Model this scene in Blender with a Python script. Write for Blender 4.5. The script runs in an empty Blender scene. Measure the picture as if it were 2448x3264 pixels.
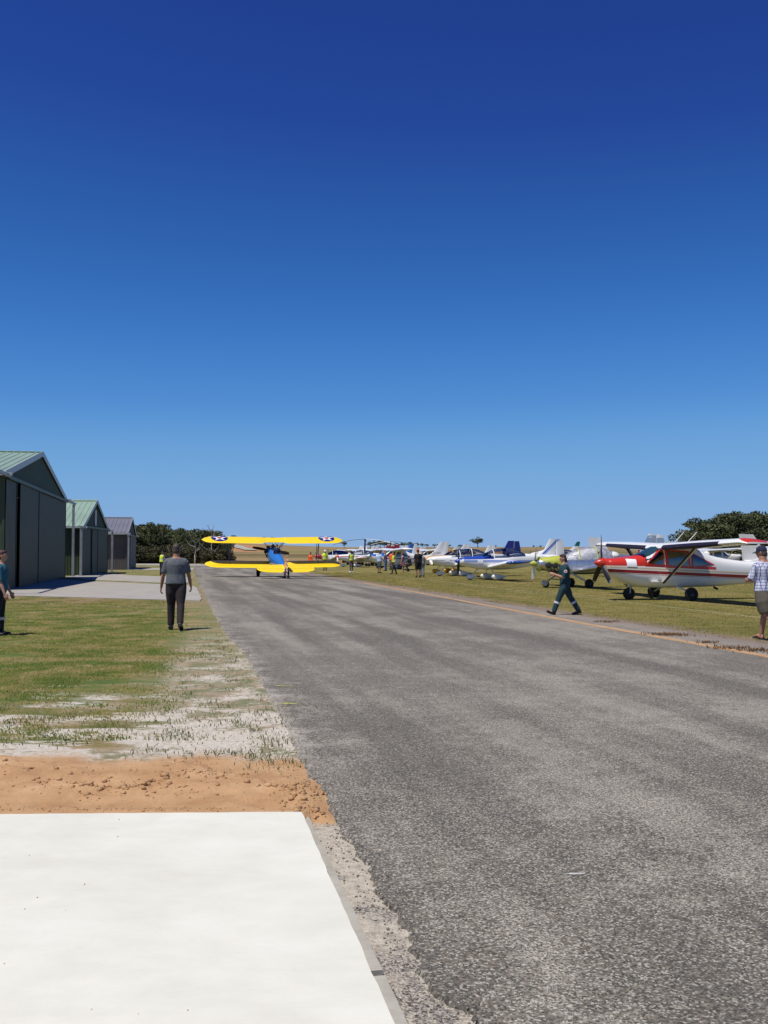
import bpy, bmesh, math, random
import numpy as np
from mathutils import Vector, Matrix, noise as mnoise

# ------------------------------------------------------------------ camera, sky, sun, exposure
scene = bpy.context.scene
FPX, W0, H0, YH, EYE = 3150.0, 2448.0, 3264.0, 1760.0, 1.70
PITCH = math.atan((YH - H0 / 2) / FPX)
cam_d = bpy.data.cameras.new('camera')
cam = bpy.data.objects.new('camera', cam_d)
scene.collection.objects.link(cam)
cam.location = (0, 0, EYE)
cam.rotation_euler = (math.pi / 2 + PITCH, 0, 0)
cam_d.sensor_fit = 'VERTICAL'
cam_d.sensor_height = 36.0
cam_d.lens = FPX / H0 * 36.0
cam_d.clip_start, cam_d.clip_end = 0.05, 6000
scene.camera = cam

SUN_EL, SUN_TH = math.radians(67), math.radians(41)      # elevation; heading the shadows fall towards
sun_dir = Vector((math.cos(SUN_TH) * math.cos(SUN_EL), math.sin(SUN_TH) * math.cos(SUN_EL), -math.sin(SUN_EL)))
world = bpy.data.worlds.new('World')
scene.world = world
world.use_nodes = True
wt = world.node_tree
bg = wt.nodes['Background']
sky = wt.nodes.new('ShaderNodeTexSky')
sky.sky_type = 'NISHITA'
sky.sun_disc = False
sky.sun_elevation = SUN_EL
sky.sun_rotation = math.atan2(-sun_dir.x, -sun_dir.y)
sky.altitude = 2000
sky.air_density = 1.0
sky.dust_density = 0.0
sky.ozone_density = 10.0
def wmul(src, col):
    m = wt.nodes.new('ShaderNodeMix')
    m.data_type, m.blend_type = 'RGBA', 'MULTIPLY'
    m.inputs[0].default_value = 1.0
    m.inputs[7].default_value = (*col, 1)
    wt.links.new(src, m.inputs[6])
    return m.outputs[2]
# one tone curve over the whole sky: the deep saturated blue the photograph records
crv = wt.nodes.new('ShaderNodeRGBCurve')
TONE = ([(0, 0), (.0242, .0165), (.027, .0205), (.0307, .0255), (.0529, .0742), (.0887, .165), (.178, .238), (1, .5)],
        [(0, 0), (.0762, .060), (.085, .082), (.0953, .108), (.159, .242), (.238, .366), (.357, .405), (1, .6)],
        [(0, 0), (.292, .296), (.356, .392), (.515, .597), (.645, .67), (.75, .68), (1, .75)])
for ci, pts in enumerate(TONE):
    cm = crv.mapping.curves[ci]
    while len(cm.points) < len(pts): cm.points.new(.5, .5)
    for p, q in zip(cm.points, sorted(pts)): p.location = q
crv.mapping.update()
wt.links.new(wmul(sky.outputs[0], (0.038, 0.056, 0.092)), crv.inputs['Color'])
wt.links.new(wmul(crv.outputs[0], (10, 10, 10)), bg.inputs['Color'])
bg.inputs['Strength'].default_value = 0.1

sun_d = bpy.data.lights.new('sun', 'SUN')
sun_d.energy = 4.6
sun_d.angle = math.radians(0.53)
sun_d.color = (1.0, 0.945, 0.85)
sun = bpy.data.objects.new('sun', sun_d)
sun.rotation_euler = sun_dir.to_track_quat('-Z', 'Y').to_euler()
sun.location = (-20, -10, 60)
scene.collection.objects.link(sun)

scene.view_settings.view_transform = 'Standard'
scene.view_settings.look = 'None'
scene.view_settings.exposure = 0.05
scene.view_settings.gamma = 1.0
scene.view_settings.use_curve_mapping = False
scene.cycles.max_bounces = 6
scene.cycles.transparent_max_bounces = 10
scene.cycles.use_adaptive_sampling = True

C = scene.collection
PI = math.pi

# ------------------------------------------------------------------ frames and helpers
EU, EV = Vector((0.9785, 0.2062)), Vector((-0.2062, 0.9785))     # across / along the taxiway
P0 = Vector((-0.545, 7.77))
ROAD_A = math.atan2(EU.y, EU.x)

def ground_px(px, py):
    """point on the flat ground that the photograph shows at pixel px, py"""
    a, b = (px - W0 / 2) / FPX, -(py - H0 / 2) / FPX
    dy = math.cos(PITCH) - b * math.sin(PITCH)
    dz = math.sin(PITCH) + b * math.cos(PITCH)
    t = -EYE / dz
    return Vector((a * t, dy * t, 0))

def uv(u, v):
    p = P0 + EU * u + EV * v
    return Vector((p.x, p.y, 0))

def sstep(x, a, b):
    t = min(1, max(0, (x - a) / (b - a)))
    return t * t * (3 - 2 * t)

def terrain_z(x, y):
    d = math.hypot(x, y)
    if y < 0 or d < 150:
        return 0.0
    n = mnoise.noise(Vector((x * .006, y * .006, 3.1)))
    n2 = mnoise.noise(Vector((x * .02, y * .02, 9.1)))
    ang = math.atan2(x, y)
    crest = 4.6 + 2.2 * sstep(-ang, 0.02, 0.2) + 0.5 * n
    z = crest * sstep(d, 160, 560) + 0.35 * n2 * sstep(d, 170, 260)
    return z - 9.0 * sstep(d, 640, 1500)

_fr = np.random.RandomState(99)
_FK = [(_fr.normal(size=(8, 3)) * f, _fr.uniform(0, 6.28, 8)) for f in (1.0, 2.1, 4.3)]
def fnoise(p, s=1.0, off=0.0):
    """cheap smooth noise, about -1..1, for an (n,3) array"""
    p = np.asarray(p, dtype=float) * s + off
    out = 0
    for (K, ph), a in zip(_FK, (1.0, .5, .25)):
        out = out + a * np.sin(p @ K.T * 2.0 + ph).sum(1) / 8 ** .5
    return out * .55

def lk(o, parent=None):
    C.objects.link(o)
    if parent is not None:
        o.parent = parent
    return o

def tag(o, label=None, cat=None, group=None, kind=None):
    if label: o['label'] = label
    if cat: o['category'] = cat
    if group: o['group'] = group
    if kind: o['kind'] = kind
    return o

def empty(name, loc, rz=0, label=None, cat=None, group=None):
    o = bpy.data.objects.new(name, None)
    o.empty_display_size = 0.2
    lk(o)
    o.location = loc
    o.rotation_euler = (0, 0, rz)
    return tag(o, label, cat, group)

def copy_tree(o, parent=None):
    c = o.copy()
    C.objects.link(c)
    c.parent = parent
    for ch in list(o.children):
        copy_tree(ch, c)
    return c

class MB:
    """collects faces, then links them as ONE mesh object"""
    def __init__(s):
        s.v, s.f, s.m = [], [], []
    def add(s, verts, faces, mi=0):
        b = len(s.v)
        s.v += [tuple(p) for p in verts]
        s.f += [tuple(i + b for i in f) for f in faces]
        s.m += [mi] * len(faces)
        return s
    def box(s, c, d, mi=0, M=None):
        x, y, z = d[0] / 2, d[1] / 2, d[2] / 2
        vs = [Vector((a * x, b * y, e * z)) for a in (-1, 1) for b in (-1, 1) for e in (-1, 1)]
        if M is not None: vs = [M @ p for p in vs]
        vs = [p + Vector(c) for p in vs]
        return s.add(vs, [(0, 1, 3, 2), (4, 6, 7, 5), (0, 4, 5, 1), (2, 3, 7, 6), (0, 2, 6, 4), (1, 5, 7, 3)], mi)
    def rings(s, rings, cap=True, mi=0, close=True):
        n = len(rings[0])
        vs = [p for r in rings for p in r]
        fs = []
        for i in range(len(rings) - 1):
            for j in range(n if close else n - 1):
                k = (j + 1) % n
                fs.append((i * n + j, i * n + k, (i + 1) * n + k, (i + 1) * n + j))
        if cap:
            fs.append(tuple(range(n - 1, -1, -1)))
            fs.append(tuple((len(rings) - 1) * n + j for j in range(n)))
        return s.add(vs, fs, mi)
    def tube(s, pts, rad, n=8, mi=0, cap=True, flat=1.0, ref=None):
        pts = [Vector(p) for p in pts]
        if not hasattr(rad, '__len__'): rad = [rad] * len(pts)
        rings = []
        nrm = None
        for i, p in enumerate(pts):
            t = (pts[min(i + 1, len(pts) - 1)] - pts[max(i - 1, 0)])
            if t.length < 1e-9: t = Vector((0, 0, 1))
            t.normalize()
            if nrm is None:
                a = Vector(ref) if ref is not None else (Vector((0, 0, 1)) if abs(t.z) < .9 else Vector((1, 0, 0)))
                nrm = (a - t * a.dot(t)).normalized()
            else:
                nrm = (nrm - t * nrm.dot(t)).normalized()
            bn = t.cross(nrm)
            rr = rad[i]
            ra, rb = (rr if hasattr(rr, '__len__') else (rr, rr * flat))
            rings.append([p + nrm * (ra * math.cos(2 * PI * j / n)) + bn * (rb * math.sin(2 * PI * j / n)) for j in range(n)])
        return s.rings(rings, cap, mi)
    def ell(s, c, r, n=12, k=8, mi=0, M=None):
        rings = []
        for i in range(k + 1):
            a = -PI / 2 + PI * i / k
            ca, sa = max(math.cos(a), 0.02), math.sin(a)
            ring = [Vector((r[0] * ca * math.cos(2 * PI * j / n), r[1] * ca * math.sin(2 * PI * j / n), r[2] * sa)) for j in range(n)]
            if M is not None: ring = [M @ p for p in ring]
            rings.append([p + Vector(c) for p in ring])
        return s.rings(rings, True, mi)
    def lathe(s, c, axis, prof, n=16, mi=0, cap=True):
        axis = Vector(axis).normalized()
        a = Vector((0, 0, 1)) if abs(axis.z) < .9 else Vector((1, 0, 0))
        e1 = (a - axis * a.dot(axis)).normalized()
        e2 = axis.cross(e1)
        c = Vector(c)
        rings = [[c + axis * h + (e1 * math.cos(2 * PI * j / n) + e2 * math.sin(2 * PI * j / n)) * max(r, 1e-4) for j in range(n)] for h, r in prof]
        return s.rings(rings, cap, mi)
    def build(s, name, mats, parent=None, smooth=True, ang=35, bevel=0):
        me = bpy.data.meshes.new(name)
        me.from_pydata(s.v, [], s.f)
        if not isinstance(mats, (list, tuple)): mats = [mats]
        for m in mats: me.materials.append(m)
        me.polygons.foreach_set('material_index', s.m)
        bm = bmesh.new()
        bm.from_mesh(me)
        bmesh.ops.recalc_face_normals(bm, faces=bm.faces)
        if bevel:
            es = [e for e in bm.edges if len(e.link_faces) == 2 and e.calc_face_angle(0) > 0.6]
            bmesh.ops.bevel(bm, geom=es, offset=bevel, segments=1, affect='EDGES', profile=.5)
        bm.to_mesh(me)
        bm.free()
        if smooth:
            me.polygons.foreach_set('use_smooth', [True] * len(me.polygons))
            me.set_sharp_from_angle(angle=math.radians(ang))
        me.update()
        return lk(bpy.data.objects.new(name, me), parent)

def np_mesh(name, V, F, mat, parent=None, attr=None, smooth=False):
    """fast mesh from numpy arrays, F is (n,3) or (n,4)"""
    me = bpy.data.meshes.new(name)
    n, k = F.shape
    me.vertices.add(len(V)); me.vertices.foreach_set('co', np.asarray(V, dtype=np.float32).ravel())
    me.loops.add(n * k); me.loops.foreach_set('vertex_index', F.astype(np.int32).ravel())
    me.polygons.add(n); me.polygons.foreach_set('loop_start', np.arange(0, n * k, k, dtype=np.int32))
    if attr is not None:
        at = me.attributes.new('tint', 'FLOAT', 'POINT')
        at.data.foreach_set('value', np.asarray(attr, dtype=np.float32))
    me.update(calc_edges=True)
    if smooth: me.polygons.foreach_set('use_smooth', [True] * n)
    me.materials.append(mat)
    return lk(bpy.data.objects.new(name, me), parent)

# ------------------------------------------------------------------ material helpers
class NG:
    def __init__(s, name):
        s.mat = bpy.data.materials.new(name)
        s.mat.use_nodes = True
        s.t = s.mat.node_tree
        s.p = s.t.nodes['Principled BSDF']
        s.p.inputs['Specular IOR Level'].default_value = 0.35
    def n(s, t, **k):
        nd = s.t.nodes.new(t)
        for a, b in k.items(): setattr(nd, a, b)
        return nd
    def inp(s, sock, v):
        if isinstance(v, bpy.types.NodeSocket): s.t.links.new(v, sock)
        elif v is not None:
            try: sock.default_value = v
            except Exception: sock.default_value = (*v, 1)
    def math(s, op, a, b=None, clamp=False, c=None):
        nd = s.n('ShaderNodeMath', operation=op, use_clamp=clamp)
        s.inp(nd.inputs[0], a)
        if b is not None: s.inp(nd.inputs[1], b)
        if c is not None: s.inp(nd.inputs[2], c)
        return nd.outputs[0]
    def ss(s, x, a, b):
        nd = s.n('ShaderNodeMapRange', interpolation_type='SMOOTHSTEP')
        s.inp(nd.inputs[0], x); s.inp(nd.inputs[1], a); s.inp(nd.inputs[2], b)
        return nd.outputs[0]
    def band(s, x, a, b, w):
        return s.math('MULTIPLY', s.ss(x, a - w, a + w), s.math('SUBTRACT', 1.0, s.ss(x, b - w, b + w)))
    def mix(s, f, a, b, mode='MIX'):
        nd = s.n('ShaderNodeMix', data_type='RGBA', blend_type=mode)
        s.inp(nd.inputs[0], f)
        s.inp(nd.inputs[6], a if isinstance(a, bpy.types.NodeSocket) else (*a, 1))
        s.inp(nd.inputs[7], b if isinstance(b, bpy.types.NodeSocket) else (*b, 1))
        return nd.outputs[2]
    def pos(s):
        return s.n('ShaderNodeNewGeometry').outputs['Position']
    def obj(s):
        return s.n('ShaderNodeTexCoord').outputs['Object']
    def xyz(s, v):
        nd = s.n('ShaderNodeSeparateXYZ'); s.inp(nd.inputs[0], v)
        return nd.outputs
    def scale(s, v, sc):
        nd = s.n('ShaderNodeVectorMath', operation='MULTIPLY'); s.inp(nd.inputs[0], v); nd.inputs[1].default_value = sc
        return nd.outputs[0]
    def dot(s, v, d):
        nd = s.n('ShaderNodeVectorMath', operation='DOT_PRODUCT'); s.inp(nd.inputs[0], v); nd.inputs[1].default_value = d
        return nd.outputs['Value']
    def noise(s, v, sc, det=4, rough=.55, col=False, dist=0):
        nd = s.n('ShaderNodeTexNoise'); s.inp(nd.inputs['Vector'], v)
        nd.inputs['Scale'].default_value = sc; nd.inputs['Detail'].default_value = det
        nd.inputs['Roughness'].default_value = rough; nd.inputs['Distortion'].default_value = dist
        return nd.outputs[1 if col else 0]
    def voro(s, v, sc, feat='F1', out='Distance', rnd=1):
        nd = s.n('ShaderNodeTexVoronoi', feature=feat); s.inp(nd.inputs['Vector'], v)
        nd.inputs['Scale'].default_value = sc; nd.inputs['Randomness'].default_value = rnd
        return nd.outputs[out]
    def ramp(s, f, stops):
        nd = s.n('ShaderNodeValToRGB'); s.inp(nd.inputs[0], f)
        e = nd.color_ramp.elements
        while len(e) < len(stops): e.new(.5)
        for i, (p, c) in enumerate(stops):
            e[i].position = p; e[i].color = (*c, 1) if len(c) == 3 else c
        return nd.outputs[0]
    def bump(s, h, st=.5, dist=.01):
        nd = s.n('ShaderNodeBump'); s.inp(nd.inputs['Height'], h)
        s.inp(nd.inputs['Strength'], st); nd.inputs['Distance'].default_value = dist
        s.t.links.new(nd.outputs[0], s.p.inputs['Normal'])
        return nd
    def out(s, col=None, rough=None, metal=None, spec=None, coat=None, alpha=None):
        for nm, v in (('Base Color', col), ('Roughness', rough), ('Metallic', metal), ('Specular IOR Level', spec), ('Coat Weight', coat), ('Alpha', alpha)):
            if v is None: continue
            if nm == 'Base Color' and not isinstance(v, bpy.types.NodeSocket): v = (*v, 1)
            s.inp(s.p.inputs[nm], v)
        return s.mat

_mc = {}
def paint(name, col, rough=.35, metal=0, var=.12, nsc=3.0, coat=0, bump=0, bsc=40):
    """plain painted / cloth / metal surface with faint procedural unevenness"""
    if name in _mc: return _mc[name]
    g = NG(name)
    o = g.obj()
    nz = g.noise(o, nsc, 5, .6)
    lo = tuple(c * (1 - var) for c in col); hi = tuple(min(1, c * (1 + var)) for c in col)
    cc = g.ramp(nz, [(.3, lo), (.7, hi)])
    rr = g.math('MULTIPLY_ADD', nz, .15, c=rough - .07)
    if bump: g.bump(g.noise(o, bsc, 3), bump, .01)
    _mc[name] = g.out(cc, rr, metal, coat=coat)
    return _mc[name]
# ------------------------------------------------------------------ ground materials
def soil_col(g, p):
    n = g.noise(p, 2.2, 6, .62); n2 = g.noise(p, 45, 4, .7)
    c = g.ramp(n, [(.3, (.40, .23, .115)), (.52, (.51, .315, .165)), (.68, (.58, .375, .21))])
    return g.mix(g.math('MULTIPLY', g.ss(n2, .45, .75), .35), c, (.36, .17, .06))

def mat_ground():
    g = NG('ground_mixed_soil_and_grass')
    P = g.pos()
    x, y, z = g.xyz(P)
    off = (P0.x * EU.x + P0.y * EU.y, P0.x * EV.x + P0.y * EV.y)
    u = g.math('SUBTRACT', g.dot(P, (EU.x, EU.y, 0)), off[0])
    v = g.math('SUBTRACT', g.dot(P, (EV.x, EV.y, 0)), off[1])
    flat = g.scale(P, (1, 1, 0))
    n_big = g.noise(flat, .35, 5, .6)
    n_mid = g.noise(flat, 1.6, 6, .62)
    n_fine = g.noise(flat, 14, 5, .7)
    n_vf = g.noise(flat, 70, 3, .7)
    w = g.math('ADD', g.math('MULTIPLY', n_mid, .7), g.math('MULTIPLY', n_fine, .3))
    # parking field: mown, half dried grass with mower streaks
    rot = g.n('ShaderNodeVectorRotate', rotation_type='Z_AXIS'); g.inp(rot.inputs['Vector'], flat); rot.inputs['Angle'].default_value = -ROAD_A
    streak = g.noise(g.scale(rot.outputs[0], (.9, .12, 1)), 1.0, 5, .65)
    dry = g.ramp(g.math('ADD', g.math('MULTIPLY', streak, .55), g.math('MULTIPLY', w, .45)),
                 [(.38, (.11, .115, .030)), (.46, (.165, .150, .042)), (.54, (.215, .180, .060)), (.63, (.29, .22, .10))])
    # left lawn: greener, with brown bare patches
    n_l = g.noise(g.scale(flat, (.75, 1.25, 1)), .9, 6, .68)
    lawn = g.ramp(g.math('ADD', g.math('MULTIPLY', n_big, .2), g.math('ADD', g.math('MULTIPLY', n_l, .55), g.math('MULTIPLY', w, .25))),
                  [(.41, (.068, .118, .025)), (.465, (.125, .152, .038)), (.51, (.195, .172, .062)), (.56, (.32, .235, .13))])
    col = g.mix(g.ss(u, -2, 2), lawn, dry)
    # distant rise: straw coloured paddock with scrubby darker strips
    far = g.ramp(g.noise(g.scale(rot.outputs[0], (.012, .05, 1)), 1.0, 5, .6),
                 [(.38, (.095, .088, .036)), (.46, (.20, .155, .07)), (.54, (.29, .20, .095)), (.64, (.24, .15, .07))])
    col = g.mix(g.ss(g.math('ADD', v, g.math('MULTIPLY', n_big, 30)), 140, 185), col, far)
    xr = g.math('ADD', x, g.math('MULTIPLY', y, .148))
    cut = g.math('MULTIPLY', g.band(g.math('ADD', xr, g.math('MULTIPLY', g.math('SUBTRACT', n_big, .5), 16)), -9, 9, 4), g.band(y, 300, 440, 12))
    col = g.mix(g.math('MULTIPLY', cut, .8), col, (.40, .20, .095))
    db = g.math('MULTIPLY', g.band(g.math('ADD', v, g.math('MULTIPLY', g.math('SUBTRACT', n_big, .5), 40)), 232, 268, 8), g.math('SUBTRACT', 1.0, g.ss(u, 60, 110)))
    col = g.mix(g.math('MULTIPLY', db, .75), col, (.10, .082, .035))
    gb = g.math('MULTIPLY', g.band(g.math('ADD', xr, g.math('MULTIPLY', n_big, 20)), 18, 52, 6), g.band(y, 290, 345, 12))
    col = g.mix(g.math('MULTIPLY', gb, .6), col, (.15, .17, .05))
    # brown dry margin before the hangar apron and along the asphalt
    brown = g.ramp(n_fine, [(.3, (.19, .12, .06)), (.7, (.33, .235, .145))])
    mA = g.math('MULTIPLY', g.band(g.math('ADD', y, g.math('MULTIPLY', g.math('SUBTRACT', n_mid, .5), 9)), 31.5, 47, 1.5), g.math('SUBTRACT', 1.0, g.ss(u, -1, 1)))
    col = g.mix(g.math('MULTIPLY', mA, .85), col, brown)
    mB = g.band(g.math('ADD', u, g.math('MULTIPLY', g.math('SUBTRACT', w, .5), 3.0)), 8.8, 10.1, .35)
    grav = g.ramp(n_vf, [(.3, (.15, .115, .085)), (.7, (.30, .24, .19))])
    col = g.mix(mB, col, grav)
    # bleached sand: the belt behind the fill and the verge beside the asphalt
    sand = g.ramp(g.noise(flat, 26, 6, .75), [(.30, (.32, .27, .21)), (.48, (.57, .515, .435)), (.66, (.70, .655, .58))])
    yn = g.math('ADD', y, g.math('MULTIPLY', g.math('SUBTRACT', w, .5), 10))
    belt = g.math('MULTIPLY', g.math('SUBTRACT', 1.0, g.ss(yn, 10.6, 14.2)), g.math('SUBTRACT', 1.0, g.ss(u, 1, 3)))
    un = g.math('ADD', u, g.math('MULTIPLY', g.math('SUBTRACT', w, .5), 2.6))
    verge = g.math('MULTIPLY', g.band(g.math('SUBTRACT', un, g.math('MULTIPLY', g.ss(y, 11, 24), .45)), -1.3, 2.0, .3), g.math('SUBTRACT', 1.0, g.math('MULTIPLY', g.ss(y, 13, 24), .8)))
    verge = g.math('MULTIPLY', verge, g.math('SUBTRACT', 1.0, g.ss(u, 3, 4)))
    stre = g.noise(g.scale(flat, (.55, 1.6, 1)), 1.3, 6, .68)
    belt = g.math('MULTIPLY', belt, g.ss(g.math('SUBTRACT', stre, g.math('MULTIPLY', g.ss(y, 8.6, 11.5), .06)), .42, .50))
    msand = g.math('MAXIMUM', belt, verge)
    patch = g.ss(g.math('ADD', g.math('MULTIPLY', n_mid, .6), g.math('MULTIPLY', n_fine, .4)), g.math('SUBTRACT', .51, g.math('MULTIPLY', g.ss(y, 9.4, 11.5), .10)), g.math('SUBTRACT', .60, g.math('MULTIPLY', g.ss(y, 9.4, 11.5), .08)))     # thin grass and litter over the sand
    sandmix = g.mix(g.math('MULTIPLY', patch, .85), sand, g.mix(g.ss(g.noise(flat, 2.4, 5, .7), .42, .58), (.135, .15, .052), (.30, .225, .135)))
    col = g.mix(msand, col, sandmix)
    # right beside the concrete pad: cement-stained sand
    orange = soil_col(g, flat)
    yo = g.math('ADD', y, g.math('MULTIPLY', g.math('SUBTRACT', n_mid, .5), 1.6))
    mo = g.math('MULTIPLY', g.band(yo, 5.2, 8.3, .25), g.math('SUBTRACT', 1.0, g.ss(g.math('ADD', u, g.math('MULTIPLY', n_mid, .3)), .05, .3)))
    nearstrip = g.ramp(g.noise(flat, 18, 6, .7), [(.3, (.32, .28, .225)), (.52, (.50, .45, .365)), (.72, (.60, .545, .44))])
    chipc = g.xyz(g.voro(flat, 110, out='Color'))[0]
    chips = g.ramp(chipc, [(0, (.06, .052, .045)), (.5, (.22, .20, .175)), (1, (.45, .42, .37))])
    gpat = g.ss(g.math('ADD', g.math('MULTIPLY', g.noise(flat, 2.6, 5, .7), .8), g.math('MULTIPLY', g.ss(y, 5.4, 4.0), .10)), .43, .52)
    nearstrip = g.mix(g.math('MULTIPLY', gpat, g.ss(g.xyz(g.voro(flat, 110, out='Color'))[1], .15, .3)), nearstrip, chips)
    mstrip = g.math('SUBTRACT', 1.0, g.ss(y, 6.15, 6.4))
    col = g.mix(mo, col, orange)
    col = g.mix(mstrip, col, nearstrip)
    speck = g.ss(n_vf, .60, .72)
    col = g.mix(g.math('MULTIPLY', speck, g.math('SUBTRACT', .45, g.math('MULTIPLY', g.ss(y, 20, 60), .45))), col, (.12, .10, .06))
    h = g.math('ADD', g.math('MULTIPLY', n_fine, .6), g.math('MULTIPLY', n_vf, .4))
    g.bump(h, .8, .05)
    return g.out(col, .95, spec=.15)

def mat_asphalt():
    g = NG('chip_seal_asphalt')
    P = g.scale(g.pos(), (1, 1, 0))
    rot = g.n('ShaderNodeVectorRotate', rotation_type='Z_AXIS'); g.inp(rot.inputs['Vector'], P); rot.inputs['Angle'].default_value = -ROAD_A
    R = rot.outputs[0]
    stones = g.voro(P, 105, out='Color')
    dist = g.voro(P, 105)
    sv = g.xyz(stones)[0]
    sw = g.xyz(stones)[1]
    big = g.noise(R, .5, 5, .6)
    lane = g.noise(g.scale(R, (1.1, .07, 1)), 1.0, 4, .55)           # wheel-worn bands along the strip
    mid = g.noise(P, 3.5, 6, .7)
    base = g.ramp(sv, [(0, (.051, .046, .038)), (.35, (.102, .094, .077)), (.72, (.170, .156, .128)), (1, (.305, .281, .233))])
    base = g.mix(g.math('MULTIPLY', g.ss(sw, .88, .95), .5), base, (.21, .145, .085))     # rusty chips
    base = g.mix(g.math('MULTIPLY', g.ss(g.xyz(stones)[2], .87, .91), .75), base, (.46, .43, .375))
    base = g.mix(g.math('MULTIPLY', g.ss(g.xyz(stones)[2], .12, .07), .6), base, (.035, .031, .028))
    # bleached dusty patches between the stones
    brk = g.noise(P, 16, 6, .8)
    dustm = g.math('ADD', g.math('MULTIPLY', big, .25), g.math('ADD', g.math('MULTIPLY', lane, .38), g.math('ADD', g.math('MULTIPLY', mid, .2), g.math('MULTIPLY', brk, .17))))
    dust = g.ss(dustm, .475, .575)
    finer = g.ss(g.noise(P, 60, 4, .85), .50, .56)
    base = g.mix(g.math('MULTIPLY', g.math('MULTIPLY', dust, finer), .85), base, (.54, .50, .425))
    # darker bitumen showing in the wheel bands
    dark = g.ss(g.math('ADD', g.math('MULTIPLY', lane, .75), g.math('MULTIPLY', big, .25)), .50, .40)
    dark = g.math('MULTIPLY', dark, g.ss(brk, .62, .40))
    base = g.mix(g.math('MULTIPLY', dark, .55), base, (.072, .066, .056))
    pits = g.ss(g.noise(P, 60, 2, .5), .63, .70)
    base = g.mix(g.math('MULTIPLY', pits, .75), base, (.028, .025, .026))
    # sand blown over the left margin and a stained right margin
    off = P0.x * EU.x + P0.y * EU.y
    u = g.math('SUBTRACT', g.dot(P, (EU.x, EU.y, 0)), off)
    y = g.xyz(P)[1]
    un = g.math('ADD', u, g.math('MULTIPLY', g.math('SUBTRACT', g.noise(P, 2.2, 6, .7), .5), 2.4))
    sandm = g.math('MULTIPLY', g.math('MULTIPLY', g.math('SUBTRACT', 1.0, g.ss(un, -.35, .45)), g.ss(brk, .36, .60)), g.band(y, 8.0, 30, 1.2))
    base = g.mix(g.math('MULTIPLY', sandm, g.math('ADD', .45, g.math('MULTIPLY', finer, .5))), base, (.56, .51, .44))
    gm = g.math('MULTIPLY', g.ss(un, 8.3, 9.2), .55)
    base = g.mix(gm, base, (.27, .225, .185))
    g.bump(g.math('ADD', g.math('MULTIPLY', sv, .5), g.noise(P, 80, 3, .7)), .5, .010)
    return g.out(base, .88, spec=.25)

def mat_concrete(name, a, b, stain=.25, sc=1.0):
    g = NG(name)
    P = g.pos()
    n1 = g.noise(P, .9 * sc, 6, .62); n2 = g.noise(g.scale(P, (1, 1.7, 1)), 2.6 * sc, 7, .72); n3 = g.noise(P, 60, 3, .7)
    c = g.ramp(g.math('ADD', g.math('MULTIPLY', n1, .5), g.math('MULTIPLY', n2, .5)), [(.34, a), (.56, b), (.7, tuple(min(1, q * 1.06) for q in b))])
    c = g.mix(g.math('MULTIPLY', g.ss(n3, .62, .72), stain), c, tuple(q * .6 for q in a))
    g.bump(g.math('ADD', g.math('MULTIPLY', n2, .6), g.math('MULTIPLY', n3, .4)), .25, .006)
    return g.out(c, .9, spec=.2)

M_GROUND = mat_ground()
M_ASPH = mat_asphalt()
M_SLAB = mat_concrete('new_pale_concrete', (.56, .555, .475), (.64, .635, .56), .12)
M_LIP = mat_concrete('grey_form_edge', (.27, .255, .215), (.38, .36, .315), .3, 3)
M_APRON = mat_concrete('weathered_apron_concrete', (.26, .245, .215), (.35, .33, .295), .3)
def _soil():
    g = NG('orange_fill_soil'); P = g.pos()
    c = soil_col(g, g.scale(P, (1, 1, 0)))
    g.bump(g.math('ADD', g.noise(P, 60, 4, .7), g.math('MULTIPLY', g.noise(P, 220, 2), .3)), .7, .02)
    return g.out(c, .95, spec=.1)
M_SOIL = _soil()

# ------------------------------------------------------------------ ground sheet to the horizon
def build_ground():
    rr = [0.0] + list(np.geomspace(1.5, 140, 26)) + list(np.linspace(150, 700, 56)) + list(np.geomspace(740, 3800, 14))
    na = 240
    V = [(0, 0, 0)]
    for r in rr[1:]:
        for k in range(na):
            a = 2 * PI * k / na
            x, y = r * math.sin(a), r * math.cos(a)
            V.append((x, y, terrain_z(x, y)))
    F = []
    for k in range(na):
        F.append((0, 1 + (k + 1) % na, 1 + k))
    for i in range(len(rr) - 2):
        b0, b1 = 1 + i * na, 1 + (i + 1) * na
        for k in range(na):
            k2 = (k + 1) % na
            F.append((b0 + k, b0 + k2, b1 + k2, b1 + k))
    me = bpy.data.meshes.new('ground'); me.from_pydata(V, [], F); me.materials.append(M_GROUND)
    me.polygons.foreach_set('use_smooth', [True] * len(F)); me.update()
    tag(lk(bpy.data.objects.new('ground', me)), 'flat airfield ground of grass, bleached sand and far straw paddock', kind='structure')
build_ground()

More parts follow.
